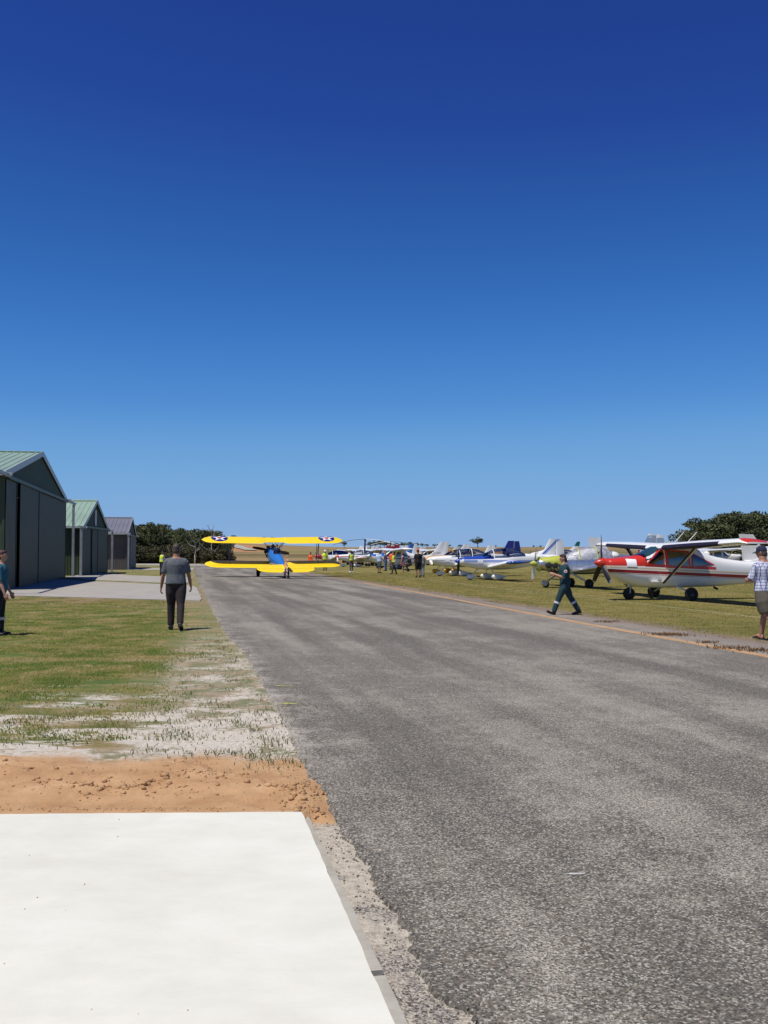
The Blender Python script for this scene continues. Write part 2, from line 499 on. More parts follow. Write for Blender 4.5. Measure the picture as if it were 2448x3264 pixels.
# asphalt taxiway with a ragged left edge
LEFT = [(-9, 2.9), (2.0, .62), (3.3, .40), (3.72, .318), (3.76, .234), (3.88, .195), (4.08, .148), (4.45, .127), (4.76, .035), (5.15, -.04), (5.65, -.14), (6.44, -.327),
        (7.24, -.446), (7.85, -.62), (10.07, -1.02), (16.7, -2.33), (20.6, -3.28), (30.3, -5.25), (53, -9.9), (70.5, -13.4), (114, -21.9), (128, -24.8)]
RIGHT = [(-9, 13.1), (18.1, 7.03), (26.1, 5.19), (47, .45), (70, -4.6), (100, -11.3), (118, -15.5), (128, -17.5)]
def interp(tab, y):
    for (a, p), (b, q) in zip(tab, tab[1:]):
        if y <= b: return p + (q - p) * (y - a) / (b - a)
    return tab[-1][1]
def build_road():
    ys = list(np.arange(-9, 3, .5)) + list(np.arange(3, 14, .035)) + list(np.arange(14, 40, .15)) + list(np.arange(40, 128, .8))
    mb = MB(); V = []; F = []
    rnd = random.Random(3)
    for i, y in enumerate(ys):
        amp = .045 if y < 14 else .16
        lx = interp(LEFT, y) + amp * (mnoise.noise(Vector((y * 3.1, 0, 0))) + .7 * mnoise.noise(Vector((y * 9.7, 2, 0)))) + rnd.uniform(-.012, .012) * (y < 14)
        rx = interp(RIGHT, y) + .22 * (mnoise.noise(Vector((y * 1.3, 5, 0))) + .7 * mnoise.noise(Vector((y * 4, 5, 0))))
        V += [(lx - .012, y, 0.0), (lx, y, .016), (rx, y, .016), (rx + .02, y, 0.0)]
    for i in range(len(ys) - 1):
        a, b = i * 4, i * 4 + 4
        for j in range(3): F.append((a + j, a + j + 1, b + j + 1, b + j))
    mb.add(V, F)
    tag(mb.build('taxiway', M_ASPH, smooth=False), 'grey chip-seal taxiway running away past the hangars', kind='structure')
    # faded orange edge line: broken flakes of paint, one painted line
    g = NG('faded_orange_line'); P = g.scale(g.pos(), (1, 1, 0))
    n = g.noise(P, 30, 4, .75); n2 = g.noise(P, 2.2, 4, .6)
    c = g.ramp(n, [(.35, (.36, .215, .105)), (.65, (.50, .335, .185))])
    al = g.ss(g.math('ADD', g.math('MULTIPLY', n, .6), g.math('MULTIPLY', n2, .4)), .38, .48)
    M = g.out(c, .9, spec=.15, alpha=al)
    mb = MB(); V = []; F = []
    pts = [ground_px(*q) for q in ((2620, 2128), (2448, 2096), (2150, 2042), (1850, 1988), (1650, 1950), (1450, 1912), (1254, 1876), (1150, 1857))]
    k = 0
    for a, b in zip(pts, pts[1:]):
        for t in np.linspace(0, 1, 12, endpoint=False):
            p = a.lerp(b, t); w = .12 + .025 * mnoise.noise(Vector((p.y * 2, 1, 1)))
            V += [(p.x - w, p.y, .0205), (p.x + w, p.y, .0205)]
            if k: F.append((2 * k - 2, 2 * k - 1, 2 * k + 1, 2 * k))
            k += 1
    mb.add(V, F)
    tag(mb.build('edge_line', M, smooth=False), 'faded orange paint line along the right asphalt edge', kind='structure')
    # chalk line on the grass
    g = NG('chalk_line'); P = g.scale(g.pos(), (1, 1, 0))
    n = g.noise(P, 22, 5, .75)
    M = g.out((.62, .61, .52), .95, spec=.1, alpha=g.math('MULTIPLY', g.ss(n, .46, .60), .8))
    mb = MB(); V = []; F = []
    for i, v in enumerate(np.arange(8, 100, .5)):
        a = uv(13.75 + .1 * math.sin(v * .3), v); w = .045
        V += [(a.x - w, a.y, .022), (a.x + w, a.y, .022)]
        if i: F.append((2 * i - 2, 2 * i - 1, 2 * i + 1, 2 * i))
    mb.add(V, F)
    tag(mb.build('chalk_line', M, smooth=False), 'thin broken white chalk line across the parking grass', kind='structure')
build_road()

def sheet(name, pts, mat, top=.03, label=None, jag=.04, seed=1):
    rnd = random.Random(seed)
    ring = []
    for (a, b) in zip(pts, pts[1:] + pts[:1]):
        a, b = Vector(a), Vector(b); L = (b - a).length
        n = max(2, int(L / .4))
        for i in range(n):
            p = a.lerp(b, i / n)
            ring.append(Vector((p.x + rnd.uniform(-jag, jag), p.y + rnd.uniform(-jag, jag), 0)))
    mb = MB()
    mb.rings([[p for p in ring], [p + Vector((0, 0, top)) for p in ring]], cap=True)
    return tag(mb.build(name, mat, smooth=False), label, kind='structure')

sheet('apron', [(-17.2, 44.2), (-14.9, 38.6), (-6.35, 34.3), (-7.2, 39), (-8.9, 47), (-9.8, 50.2), (-17.4, 57.6), (-20.9, 62.5)], M_APRON, .03, 'concrete apron before the nearest hangar', seed=2)
sheet('apron', [(-21.6, 67), (-18.3, 60.6), (-10.5, 52.6), (-12.6, 65.5), (-18.2, 71.5), (-23.6, 80.5), (-22.5, 74)], M_APRON, .03, 'concrete apron before the middle hangar', seed=3)
sheet('apron', [(-25.6, 96.5), (-22.5, 94), (-17.9, 92.5), (-20.2, 105.5), (-24, 105), (-28.4, 109)], M_APRON, .03, 'concrete strip before the farthest hangar', seed=4)
sheet('path', [(-42, 143), (-27, 124), (-21, 123), (-22, 128), (-26, 139), (-40, 152)], M_APRON, .03, 'pale concrete path branching left at the taxiway end', seed=5)
# far road on the rise, draped on the terrain
def far_road():
    mb = MB(); V = []; F = []
    A, B = Vector((-42, 312)), Vector((-66, 428))
    for i in range(24):
        t = i / 23; p = A.lerp(B, t); w = 2.2
        for s in (-1, 1):
            x, y = p.x + s * w, p.y
            V.append((x, y, terrain_z(x, y) + .25))
        if i: F.append((2 * i - 2, 2 * i - 1, 2 * i + 1, 2 * i))
    mb.add(V, F)
    tag(mb.build('road', M_LIP, smooth=False), 'grey far road climbing the rise behind the yellow biplane', kind='structure')
far_road()

# concrete pad at the camera, with its lip
def build_slab():
    c0, c1 = Vector((-.518, 6.285)), Vector((.055, 3.39))
    d = (c1 - c0).normalized()
    e = c0 + d * 12.0
    L = Vector((-9, 6.02))
    ring = []
    rnd = random.Random(5)
    path = [L, c0, e, Vector((-9, e.y))]
    for a, b in zip(path, path[1:] + path[:1]):
        n = max(2, int((b - a).length / .12))
        for i in range(n):
            p = a.lerp(b, i / n); ring.append(Vector((p.x + rnd.uniform(-.004, .004), p.y + rnd.uniform(-.004, .004), 0)))
    mb = MB(); mb.rings([ring, [p + Vector((0, 0, .07)) for p in ring]])
    s = mb.build('concrete_pad', M_SLAB, smooth=False)
    tag(s, 'new pale concrete pad in the near left corner', kind='structure')
    # lower grey edge strip in two pours
    nrm = Vector((-d.y, d.x)); nrm = nrm if nrm.x > 0 else -nrm
    for (t0, t1, w0, w1) in ((.0, 2.33, .045, .060), (2.38, 11.9, .062, .066)):
        ring = []
        n = int((t1 - t0) / .1)
        for i in range(n + 1):
            t = t0 + (t1 - t0) * i / n; p = c0 + d * t + nrm * (.006 + rnd.uniform(-.002, .002)); ring.append(Vector((p.x, p.y, 0)))
        for i in range(n, -1, -1):
            t = t0 + (t1 - t0) * i / n; w = w0 + (w1 - w0) * i / n + .008 * mnoise.noise(Vector((t * 5, 0, 0)))
            p = c0 + d * t + nrm * w; ring.append(Vector((p.x, p.y, 0)))
        mb = MB(); mb.rings([ring, [p + Vector((0, 0, .036)) for p in ring]])
        mb.build('form_edge', M_LIP, s, smooth=False)
    # a few specks of dirt on the pad
    mb = MB()
    for i in range(34):
        x, y = rnd.uniform(-2.6, 0), rnd.uniform(3.2, 6.1)
        if (Vector((x, y)) - c0).dot(nrm) > -.06: continue
        r = rnd.uniform(.0015, .004)
        mb.ell((x, y, .07 + r * .4), (r, r * rnd.uniform(.6, 1.6), r * .7), 5, 3)
    tag(mb.build('grit', paint('dark_grit', (.12, .09, .06), .9)), 'specks of dirt lying on the concrete pad', 'grit', kind='stuff')
build_slab()

# orange fill behind the pad: real relief
def fill_z(x, y):
    top = 8.25 - .75 * sstep(x, -2.2, -.6) + .42 * mnoise.noise(Vector((x * 1.1, 3, 0))) + .26 * mnoise.noise(Vector((x * 3.6, 7, 0))) + .10 * mnoise.noise(Vector((x * 11, 7, 0)))
    rx = -.46 - .225 * (y - 7.2) + .05 * mnoise.noise(Vector((y * 5, 1, 0)))
    e = min(sstep(top - y, 0, .5), sstep(rx - x, -.08, .22))
    if x > -.49: e = min(e, sstep(y, 6.20 + .1 * mnoise.noise(Vector((x * 20, 1, 1))), 6.50))
    h = .045 + .030 * mnoise.noise(Vector((x * 1.6, y * 2.2, 1))) + .018 * mnoise.noise(Vector((x * 6, y * 6, 2))) + .008 * mnoise.noise(Vector((x * 22, y * 22, 4))) + .004 * mnoise.noise(Vector((x * 55, y * 55, 4)))
    if x < -.47: h += (.060 - h) * sstep(6.55 - y, 0, .22)
    return e * h - .012 * (1 - e)
def build_fill():
    nx, ny = 300, 92
    xs = np.linspace(-7, -.20, nx); ys = np.linspace(5.98, 8.8, ny)
    V = np.array([(x, y, fill_z(x, y)) for y in ys for x in xs])
    i = np.arange(ny - 1)[:, None] * nx + np.arange(nx - 1)[None]
    F = np.stack([i, i + 1, i + nx + 1, i + nx], -1).reshape(-1, 4)
    # drop what would lie under the pad
    c = V[F].mean(1)
    edge = 6.285 + (c[:, 0] + .518) * .0312
    keep = ~((c[:, 1] < edge - .06) & (c[:, 0] < -.56))
    o = np_mesh('soil', V, F[keep], M_SOIL, smooth=True)
    tag(o, 'orange fill soil heaped behind the concrete pad', kind='structure')
build_fill()

# unit rough lumps, merged as stuff
def lumps(name, spots, mat, label, cat, seed=1):
    rnd = np.random.RandomState(seed)
    base = []
    for i in range(8):
        b = bmesh.new(); bmesh.ops.create_icosphere(b, subdivisions=1, radius=1)
        co = np.array([v.co[:] for v in b.verts]) * (1 + rnd.uniform(-.42, .30, (len(b.verts), 1)))
        fa = np.array([[v.index for v in f.verts] for f in b.faces]); b.free()
        base.append((co, fa))
    Vs, Fs, n = [], [], 0
    for (x, y, z, r) in spots:
        co, fa = base[rnd.randint(8)]
        a = rnd.uniform(0, 6.28); R = np.array([[math.cos(a), -math.sin(a), 0], [math.sin(a), math.cos(a), 0], [0, 0, 1]])
        s = r * np.array([rnd.uniform(.8, 1.3), rnd.uniform(.7, 1.1), rnd.uniform(.55, .85)])
        Vs.append((co * s) @ R.T + np.array([x, y, z + r * .12])); Fs.append(fa + n); n += len(co)
    o = np_mesh(name, np.concatenate(Vs), np.concatenate(Fs), mat)
    return tag(o, label, cat, kind='stuff')

def build_clods():
    rnd = random.Random(11); S = []
    def clump(cx, cy, rx, ry, n, r0, r1):
        for _ in range(n):
            x, y = cx + rnd.gauss(0, rx), cy + rnd.gauss(0, ry)
            if y < 6.32 and x < -.5: continue
            S.append((x, y, fill_z(x, y), r0 + (r1 - r0) * rnd.random() ** 2.5))
    clump(-1.75, 7.05, .28, .14, 130, .008, .034)
    clump(-1.35, 7.55, .20, .12, 60, .008, .028)
    clump(-2.3, 7.1, .25, .15, 40, .006, .024)
    clump(-.60, 7.0, .09, .22, 170, .008, .030)
    clump(-.47, 6.40, .05, .10, 70, .008, .03)
    clump(-2.9, 7.6, .3, .2, 50, .006, .026)
    clump(-1.1, 8.05, .35, .10, 70, .008, .028)
    clump(-1.6, 6.38, .8, .04, 240, .004, .014)
    for _ in range(900):
        x, y = rnd.uniform(-5, -.45), rnd.uniform(6.34, 8.3)
        S.append((x, y, fill_z(x, y), rnd.uniform(.002, .009)))
    lumps('soil_clods', S, M_SOIL, 'crumbled orange soil clods behind the concrete pad', 'clods', 3)
    # loose chips along the ragged asphalt edge
    S = []
    for _ in range(1100):
        y = rnd.uniform(3.4, 7.6) if rnd.random() < .7 else rnd.uniform(7.6, 16)
        x = interp(LEFT, y) + rnd.gauss(-.04, .07)
        S.append((x, y, 0.002 if x < interp(LEFT, y) - .02 else .016, .002 + .006 * rnd.random() ** 2))
    for _ in range(500):
        y = rnd.uniform(3.4, 9); x = interp(LEFT, y) + abs(rnd.gauss(0, 1.6))
        S.append((x, y, .016, rnd.uniform(.002, .006)))
    lumps('gravel_chips', S, paint('gravel_chips', (.17, .15, .135), .85, var=.5, nsc=30), 'loose dark gravel chips along the ragged asphalt edge', 'gravel', 4)
build_clods()

# stray paint scraps on the asphalt
for (px, py, r, m, lab) in ((1835, 2797, .038, (.42, .41, .39), 'thin white paint scrap on the near asphalt'), (905, 2190, .10, (.42, .44, .10), 'farther yellow-green paint dab at the left asphalt edge'), (920, 2248, .10, (.42, .44, .10), 'nearer yellow-green paint dab at the left asphalt edge')):
    p = ground_px(px, py); rnd_ = random.Random(px); mb = MB()
    ring = [Vector((p.x + r * (1 + .5 * rnd_.uniform(-1, 1)) * math.cos(a), p.y + r * .35 * (1 + .6 * rnd_.uniform(-1, 1)) * math.sin(a), .0205)) for a in np.linspace(0, 2 * PI, 14, endpoint=False)]
    mb.add(ring + [Vector((p.x, p.y, .0205))], [(i, (i + 1) % 14, 14) for i in range(14)])
    tag(mb.build('paint_mark', paint('paint_' + str(px), m, .8, var=.3, nsc=20), smooth=False), lab, kind='structure')

# ------------------------------------------------------------------ grass and weeds
def mat_grass(name, stops):
    g = NG(name)
    at = g.n('ShaderNodeAttribute', attribute_name='tint').outputs['Fac']
    nz = g.ss(g.noise(g.scale(g.pos(), (1, 1, 0)), 1.1, 6, .68), .36, .64)
    f = g.math('ADD', g.math('MULTIPLY', at, .45), g.math('MULTIPLY', nz, .5))
    c = g.ramp(f, stops)
    geo = g.n('ShaderNodeNewGeometry')
    mv = g.n('ShaderNodeMix', data_type='VECTOR'); mv.inputs[0].default_value = .75
    g.t.links.new(geo.outputs['Normal'], mv.inputs[4]); mv.inputs[5].default_value = (0, 0, 1)
    g.t.links.new(mv.outputs[1], g.p.inputs['Normal'])
    g.out(c, .8, spec=.1)
    tr = g.n('ShaderNodeBsdfTranslucent'); mx = g.n('ShaderNodeMixShader'); mx.inputs[0].default_value = .5
    mw = g.n('ShaderNodeMix', data_type='VECTOR'); mw.inputs[0].default_value = .75
    g.t.links.new(geo.outputs['Normal'], mw.inputs[4]); mw.inputs[5].default_value = (0, 0, -1)
    g.t.links.new(c, tr.inputs[0]); g.t.links.new(mw.outputs[1], tr.inputs['Normal'])
    g.t.links.new(g.p.outputs[0], mx.inputs[1]); g.t.links.new(tr.outputs[0], mx.inputs[2])
    g.t.links.new(mx.outputs[0], g.t.nodes['Material Output'].inputs[0])
    return g.mat
M_GL = mat_grass('lawn_blades', [(.2, (.095, .15, .03)), (.42, (.175, .205, .052)), (.60, (.275, .24, .09)), (.85, (.43, .34, .18))])
M_GR = mat_grass('dry_field_blades', [(.25, (.12, .125, .032)), (.45, (.20, .18, .05)), (.62, (.28, .23, .085)), (.85, (.42, .33, .16))])

def blades(name, pts, hgt, mat, label, seed=1, lean=.7, wid=.005):
    """pts (n,2); one bent blade of two triangles for each"""
    r = np.random.RandomState(seed)
    n = len(pts)
    a = r.uniform(0, 2 * PI, n); h = hgt * r.uniform(.45, 1.25, n)
    ln = h * lean * r.uniform(.2, 1.2, n)
    w = wid * r.uniform(.7, 1.5, n) * (1 + np.linalg.norm(pts, axis=1) / 25)
    dx, dy = np.cos(a), np.sin(a)
    b = np.column_stack([pts, np.zeros(n)])
    side = np.column_stack([-dy * w, dx * w, np.zeros(n)])
    mid = b + np.column_stack([dx * ln * .35, dy * ln * .35, h * .65])
    tip = b + np.column_stack([dx * ln, dy * ln, h])
    V = np.stack([b - side, b + side, mid + side * .8, mid - side * .8, tip], 1).reshape(-1, 3)
    k = np.arange(n)[:, None] * 5
    F = np.concatenate([k + [0, 1, 2], k + [0, 2, 3], k + [3, 2, 4]])
    t = np.repeat(r.beta(2, 2.4, n), 5)
    return tag(np_mesh(name, V, F, mat, attr=t), label, 'grass', kind='stuff')

def build_grass():
    rnd = random.Random(21)
    R = np.random.RandomState(21)
    def flat(x, y): return np.column_stack([x, y, np.zeros(len(x))])
    def vstep(x, a, b):
        t = np.clip((x - a) / (b - a), 0, 1); return t * t * (3 - 2 * t)
    ly, lx = np.array([q[0] for q in LEFT]), np.array([q[1] for q in LEFT])
    n = 420000
    d = 9 + 29 * R.random_sample(n) ** 1.4
    x = -.46 * d + R.random_sample(n) * (np.interp(d, ly, lx) - .1 + .46 * d)
    p = flat(x, d)
    u = (x - P0.x) * EU.x + (d - P0.y) * EU.y
    den = .04 + .42 * vstep(d, 8.9, 9.8) * vstep(-1.0 - u + .5 * fnoise(p, .6, 6), -.3, .5) * vstep(fnoise(p * [.55, 1.6, 1], .7, 12) + .4 * fnoise(p, 2.4, 8), -.35, .35) + .96 * vstep(d + 1.3 * fnoise(p, .35) + .7 * fnoise(p, 1.3, 4), 12.3, 13.9) + (.25 + .45 * vstep(d, 9.6, 11)) * vstep(fnoise(p, .9, 11) + .5 * fnoise(p, 2.5, 3), .0, .8)
    den *= 1 - .95 * vstep(u + .6 * fnoise(p, .3, 9) + .35 * fnoise(p, 1.1, 5), -1.9, -.8)
    den *= np.where(d > 30, .5, 1) * vstep(fnoise(p, .5, 2) + .5 * fnoise(p, 1.8, 7), -1.0, .15)
    ok = (R.random_sample(n) < den) & ~((x < -14.5 + .5 * (38.6 - d)) & (d > 36))
    blades('lawn_grass', p[ok][:110000, :2], .024, M_GL, 'short green grass on the near left lawn', 2, lean=1.6, wid=.0032)
    n = 260000
    v = 2 + 70 * R.random_sample(n) ** 1.7; u = 9.3 + 26 * R.random_sample(n) ** 1.3
    x = P0.x + EU.x * u + EV.x * v; y = P0.y + EU.y * u + EV.y * v
    p = flat(x, y)
    ok = (y > 12) & (np.abs(x) < .43 * y + 1) & (R.random_sample(n) < vstep(u + .4 * fnoise(p, .8), 9.3, 10.3))
    blades('field_grass', p[ok][:120000, :2], .020, M_GR, 'mown half-dry grass of the aircraft parking field', 3, lean=1.6, wid=.0038)
    # tufts and weeds standing in the sand
    T = []
    def tuft(x, y, n, s):
        for _ in range(n): T.append((x + rnd.gauss(0, s), y + rnd.gauss(0, s)))
    for _ in range(60):
        y = rnd.uniform(7.6, 20); x = interp(LEFT, y) - abs(rnd.gauss(0, .55)) - .12
        tuft(x, y, rnd.randint(4, 14), .04)
    for _ in range(70):
        x = rnd.uniform(-4.5, -.9); y = rnd.uniform(8.2, 11)
        tuft(x, y, rnd.randint(6, 26), .10)
    for (x, y, n) in ((-.95, 8.1, 110), (-1.15, 8.35, 150), (-1.6, 8.3, 120), (-.72, 7.85, 45), (-.86, 7.95, 60), (-1.0, 8.9, 160), (-1.9, 9.1, 150), (-2.6, 9.6, 160)):
        tuft(x, y, n // 2, .13)
    o = blades('sand_weeds', np.array(T), .034, mat_grass('weed_blades', [(.2, (.10, .12, .05)), (.5, (.17, .17, .08)), (.75, (.25, .20, .115)), (.95, (.36, .28, .18))]), 'sparse dry weeds growing in the bleached sand', 4, lean=1.5, wid=.003)
    o['category'] = 'weeds'
    # rusty-brown mat of litter on the right shoulder
    T = []
    for (px, py, n, s) in ((2135, 2026, 260, .22), (2330, 2070, 160, .2), (2420, 2078, 120, .2), (1935, 1985, 80, .15), (2250, 2052, 60, .15)):
        p = ground_px(px, py)
        for _ in range(n): T.append((p.x + rnd.gauss(0, s), p.y + rnd.gauss(0, s * .8)))
    o = blades('dead_weeds', np.array(T), .05, mat_grass('dead_weed_blades', [(.2, (.09, .06, .03)), (.5, (.16, .085, .045)), (.9, (.25, .15, .08))]), 'rust-brown dead weeds creeping over the right shoulder', 5, lean=1.4)
    o['category'] = 'weeds'
    for o in bpy.data.objects:
        if o.name.startswith(('sand_weeds', 'dead_weeds')): o.location.z = .012
build_grass()
# ------------------------------------------------------------------ hangars
M_GREEN = paint('dark_green_cladding', (.045, .072, .042), .5, var=.18, nsc=.6)
M_GDOOR = paint('olive_green_door_steel', (.028, .037, .019), .5, var=.22, nsc=.8)
M_GROOF = paint('pale_green_roof_steel', (.235, .335, .265), .45, var=.12, nsc=.5)
M_TRIM = paint('pale_trim_steel', (.36, .41, .39), .4, var=.1)
M_GREY = paint('dark_grey_cladding', (.105, .088, .085), .5, var=.2, nsc=.6)
M_GREYD = paint('grey_door_steel', (.16, .14, .13), .5, var=.2, nsc=.8)
M_GREYR = paint('slate_grey_roof_steel', (.165, .165, .185), .45, var=.12, nsc=.5)
M_POST = paint('galvanised_post', (.30, .31, .32), .45, .3, var=.2, nsc=2)
M_WHITEP = paint('white_sheet', (.75, .76, .78), .5, var=.06)

def corrugated(mb, x0, x1, zb, zt, y=0, depth=.022, pitch=.19):
    """ribbed cladding in the local xz plane facing -y; zb / zt give the foot and head at x"""
    V, F = [], []
    x = x0; i = 0
    pat = [(0, 0), (.55, 0), (.65, 1), (.9, 1), (1.0, 0)]
    xs = []
    while x < x1 - 1e-6:
        for f, d in pat[:-1]:
            xx = min(x + f * pitch, x1); xs.append((xx, d))
        x += pitch
    xs.append((x1, 0))
    for xx, d in xs:
        V += [(xx, y - d * depth, zb(xx)), (xx, y - d * depth, zt(xx))]
    for k in range(len(xs) - 1):
        if xs[k + 1][0] - xs[k][0] > 1e-5: F.append((2 * k, 2 * k + 2, 2 * k + 3, 2 * k + 1))
    mb.add(V, F)
    # thin inner skin
    mb.add([(x0, y + .03, zb(x0)), (x1, y + .03, zb(x1)), (x1, y + .03, zt(x1)), ((x0 + x1) / 2, y + .03, zt((x0 + x1) / 2)), (x0, y + .03, zt(x0))], [(0, 1, 2, 3, 4)])

def hangar(A, B, depth, eave, ridge, doors, dh, mats, label, over=.5, front_over=.5, sheet_w=.762, skew=0):
    wallm, doorm, roofm, trimm = mats
    A, B = Vector(A), Vector(B)
    W = (B - A).length
    rz = math.atan2(B.y - A.y, B.x - A.x)
    root = empty('hangar', (A.x, A.y, 0), rz, label, 'hangar', 'sheet-metal hangars beside the taxiway')
    top = lambda x: eave + (ridge - eave) * (1 - abs(x - W / 2) / (W / 2))
    mb = MB(); corrugated(mb, 0, W, lambda x: dh, lambda x: top(x) - .04); o = mb.build('gable_wall', wallm, root, smooth=False)
    mb = MB(); corrugated(mb, 0, W, lambda x: 0, lambda x: top(x) - .04)
    o = mb.build('back_wall', wallm, root, smooth=False); o.location = (W, depth, 0); o.rotation_euler = (0, 0, PI)
    for nm, loc, r in (('side_wall', (0, depth, 0), -PI / 2), ('side_wall', (W, 0, 0), PI / 2)):
        mb = MB(); corrugated(mb, 0, depth, lambda x: 0, lambda x: eave - .05)
        o = mb.build(nm, wallm, root, smooth=False); o.location = loc; o.rotation_euler = (0, 0, r)
    # corner flashings
    for x in (0, W):
        mb = MB(); mb.box((x, .0, (eave - .08) / 2), (.12, .12, eave - .08)); mb.build('corner_flashing', trimm if x else wallm, root, smooth=False)
    # sliding door leaves
    for i, (x0, x1, off) in enumerate(doors):
        mb = MB(); corrugated(mb, x0, x1, lambda x: .05, lambda x: dh + .12, y=-off, depth=.012, pitch=.3)
        d = mb.build('door', doorm, root, smooth=False)
        for xx in (x0 + .03, x1 - .03):
            f = MB(); f.box((xx, -off - .02, dh / 2 + .08), (.06, .035, dh + .1)); f.build('frame', doorm, d, smooth=False)
    # head rail
    mb = MB(); mb.box((W / 2, -.20, dh + .20), (W + .1, .10, .16)); mb.build('door_rail', wallm, root, smooth=False)
    # roof: ridge cap with the sheets under it
    Ls = math.hypot(W / 2, ridge - eave); sl = math.atan2(ridge - eave, W / 2)
    mb = MB()
    ylo, yhi = -front_over - .02, depth + .3
    for s in (-1, 1):
        e = Vector((s * .24, 0, -.24 * math.tan(sl)))
        mb.add([(0, ylo, .09), (0, yhi, .09), (e.x, yhi, e.z + .09), (e.x, ylo, e.z + .09), (0, ylo, .065), (0, yhi, .065), (e.x, yhi, e.z + .05), (e.x, ylo, e.z + .05)],
               [(0, 1, 2, 3), (7, 6, 5, 4), (3, 2, 6, 7), (0, 3, 7, 4), (1, 5, 6, 2)])
    cap = mb.build('roof', roofm, root, smooth=False); cap.location = (W / 2, 0, ridge)
    LL = Ls + over
    meshes = []
    for s in (-1, 1):
        sm = MB(); prof = []
        for k in range(2):
            b = k * sheet_w / 2
            prof += [(b, 0), (b + sheet_w * .36, 0), (b + sheet_w * .40, .035), (b + sheet_w * .46, .035), (b + sheet_w * .4999, 0)]
        r0, r1 = [], []
        for (yy, zz) in prof:
            r0.append(Vector((0, yy, zz + .02))); r1.append(Vector((s * LL * math.cos(sl), yy, zz + .02 - LL * math.sin(sl))))
        V = r0 + r1; n = len(prof)
        sm.add(V, [(i, i + 1, n + i + 1, n + i) for i in range(n - 1)])
        sm.add([p - Vector((0, 0, .02 + (0))) for p in (r0[0], r0[-1], r1[-1], r1[0])], [(0, 1, 2, 3)])
        meshes.append(sm)
    nsh = int(math.ceil((yhi - ylo - .02) / sheet_w))
    for s in (0, 1):
        first = None
        for k in range(nsh):
            if first is None: o = first = meshes[s].build('roof_sheet', roofm, cap, smooth=False)
            else: o = first.copy(); C.objects.link(o)
            o.location = (0, ylo + .01 + k * sheet_w, 0)
    # barge boards and gutters
    for yy in (-front_over - .035, depth + .3):
        for s in (-1, 1):
            mb = MB()
            p = Vector((W / 2, yy, ridge)); q = p + Vector((s * LL * math.cos(sl), 0, -LL * math.sin(sl)))
            h0, h1 = Vector((0, 0, .10)), Vector((0, 0, -.20))
            t = Vector((0, .03, 0))
            mb.rings([[p + h0, p + h1, p + h1 + t, p + h0 + t], [q + h0, q + h1, q + h1 + t, q + h0 + t]]); mb.build('barge_board', trimm, root, smooth=False)
    for s, x in ((-1, W / 2 - LL * math.cos(sl)), (1, W / 2 + LL * math.cos(sl))):
        mb = MB(); mb.box((x + s * .06, depth / 2, ridge - LL * math.sin(sl) - .06), (.13, depth + .8, .14)); mb.build('gutter', trimm, root, smooth=False)
    # soffit under the front overhang
    root['wd'] = W
    return root, W

h1, W1 = hangar((-16.9, 43.9), (-21.15, 65.3), 20, 5.28, 7.2,
                [(-.2, 2.6, .10), (3.3, 9.5, .14), (9.56, 21.7, .10)], 4.85, (M_GREEN, M_GDOOR, M_GROOF, M_TRIM),
                'largest dark green hangar with pale green roof, at the left picture edge', over=.35, front_over=.10)
def rail_and_post(h, x0, x1, xp, z, mat, y=-.22):
    mb = MB(); mb.box(((x0 + x1) / 2, y, z), (x1 - x0, .12, .14)); mb.build('rail_end', mat, h, smooth=False)
    mb = MB(); mb.box((xp, y, z / 2 - .05), (.16, .16, z - .1)); mb.box((xp, y, .03), (.3, .3, .06)); mb.build('post', mat, h, smooth=False)
rail_and_post(h1, W1, W1 + 4.4, W1 + 3.4, 5.1, M_POST)
rail_and_post(h1, -5.2, 0, -4.9, 5.1, M_POST)
h2, W2 = hangar((-21.95, 72.0), (-23.1, 82.2), 13, 3.72, 5.72,
                [(-1.25, 2.7, .10), (2.95, 5.4, .14), (5.7, 10.3, .10)], 3.35, (M_GREEN, M_GDOOR, M_GROOF, M_TRIM),
                'middle green hangar with ribbed roof and a narrow white gable panel', over=.4, front_over=.12)
mb = MB(); mb.box((W2 * .48, -.06, 4.35), (.42, .05, 1.2)); mb.build('gable_panel', M_WHITEP, h2, smooth=False)
rail_and_post(h2, W2, W2 + 1.9, W2 + 1.7, 3.5, M_POST)
rail_and_post(h2, -2.0, 0, -1.75, 3.5, M_POST)
mb = MB(); mb.box((W2 + 1.7, .95, 2.75), (.05, 1.5, .95)); mb.build('hung_panel', M_WHITEP, h2, smooth=False)
h3, W3 = hangar((-24.9, 95.6), (-27.7, 110), 16, 3.62, 5.25,
                [(.2, 3.2, .10), (3.6, 7.2, .14), (7.6, 14.4, .10)], 3.2, (M_GREY, M_GREYD, M_GREYR, M_TRIM),
                'farthest grey hangar with slate grey roof, before the trees', over=.4, front_over=.14)
rail_and_post(h3, -1.6, 0, -.55, 3.35, M_POST)

# ------------------------------------------------------------------ trees
def mat_leaf(name, a, b, c):
    g = NG(name)
    at = g.n('ShaderNodeAttribute', attribute_name='tint').outputs['Fac']
    rn = g.n('ShaderNodeObjectInfo').outputs['Random']
    f = g.math('ADD', g.math('MULTIPLY', at, .65), g.math('MULTIPLY', rn, .35))
    return g.out(g.ramp(f, [(.12, a), (.5, b), (.9, c)]), .6, spec=.25)
M_LEAF = mat_leaf('eucalypt_leaves', (.034, .046, .018), (.070, .086, .032), (.145, .14, .055))
M_SHRUB = mat_leaf('heath_scrub_leaves', (.036, .038, .016), (.070, .068, .027), (.12, .098, .042))
M_BARK = paint('pale_gum_bark', (.42, .38, .33), .8, var=.35, nsc=5)
M_BARKD = paint('brown_bark', (.13, .10, .075), .85, var=.4, nsc=5)

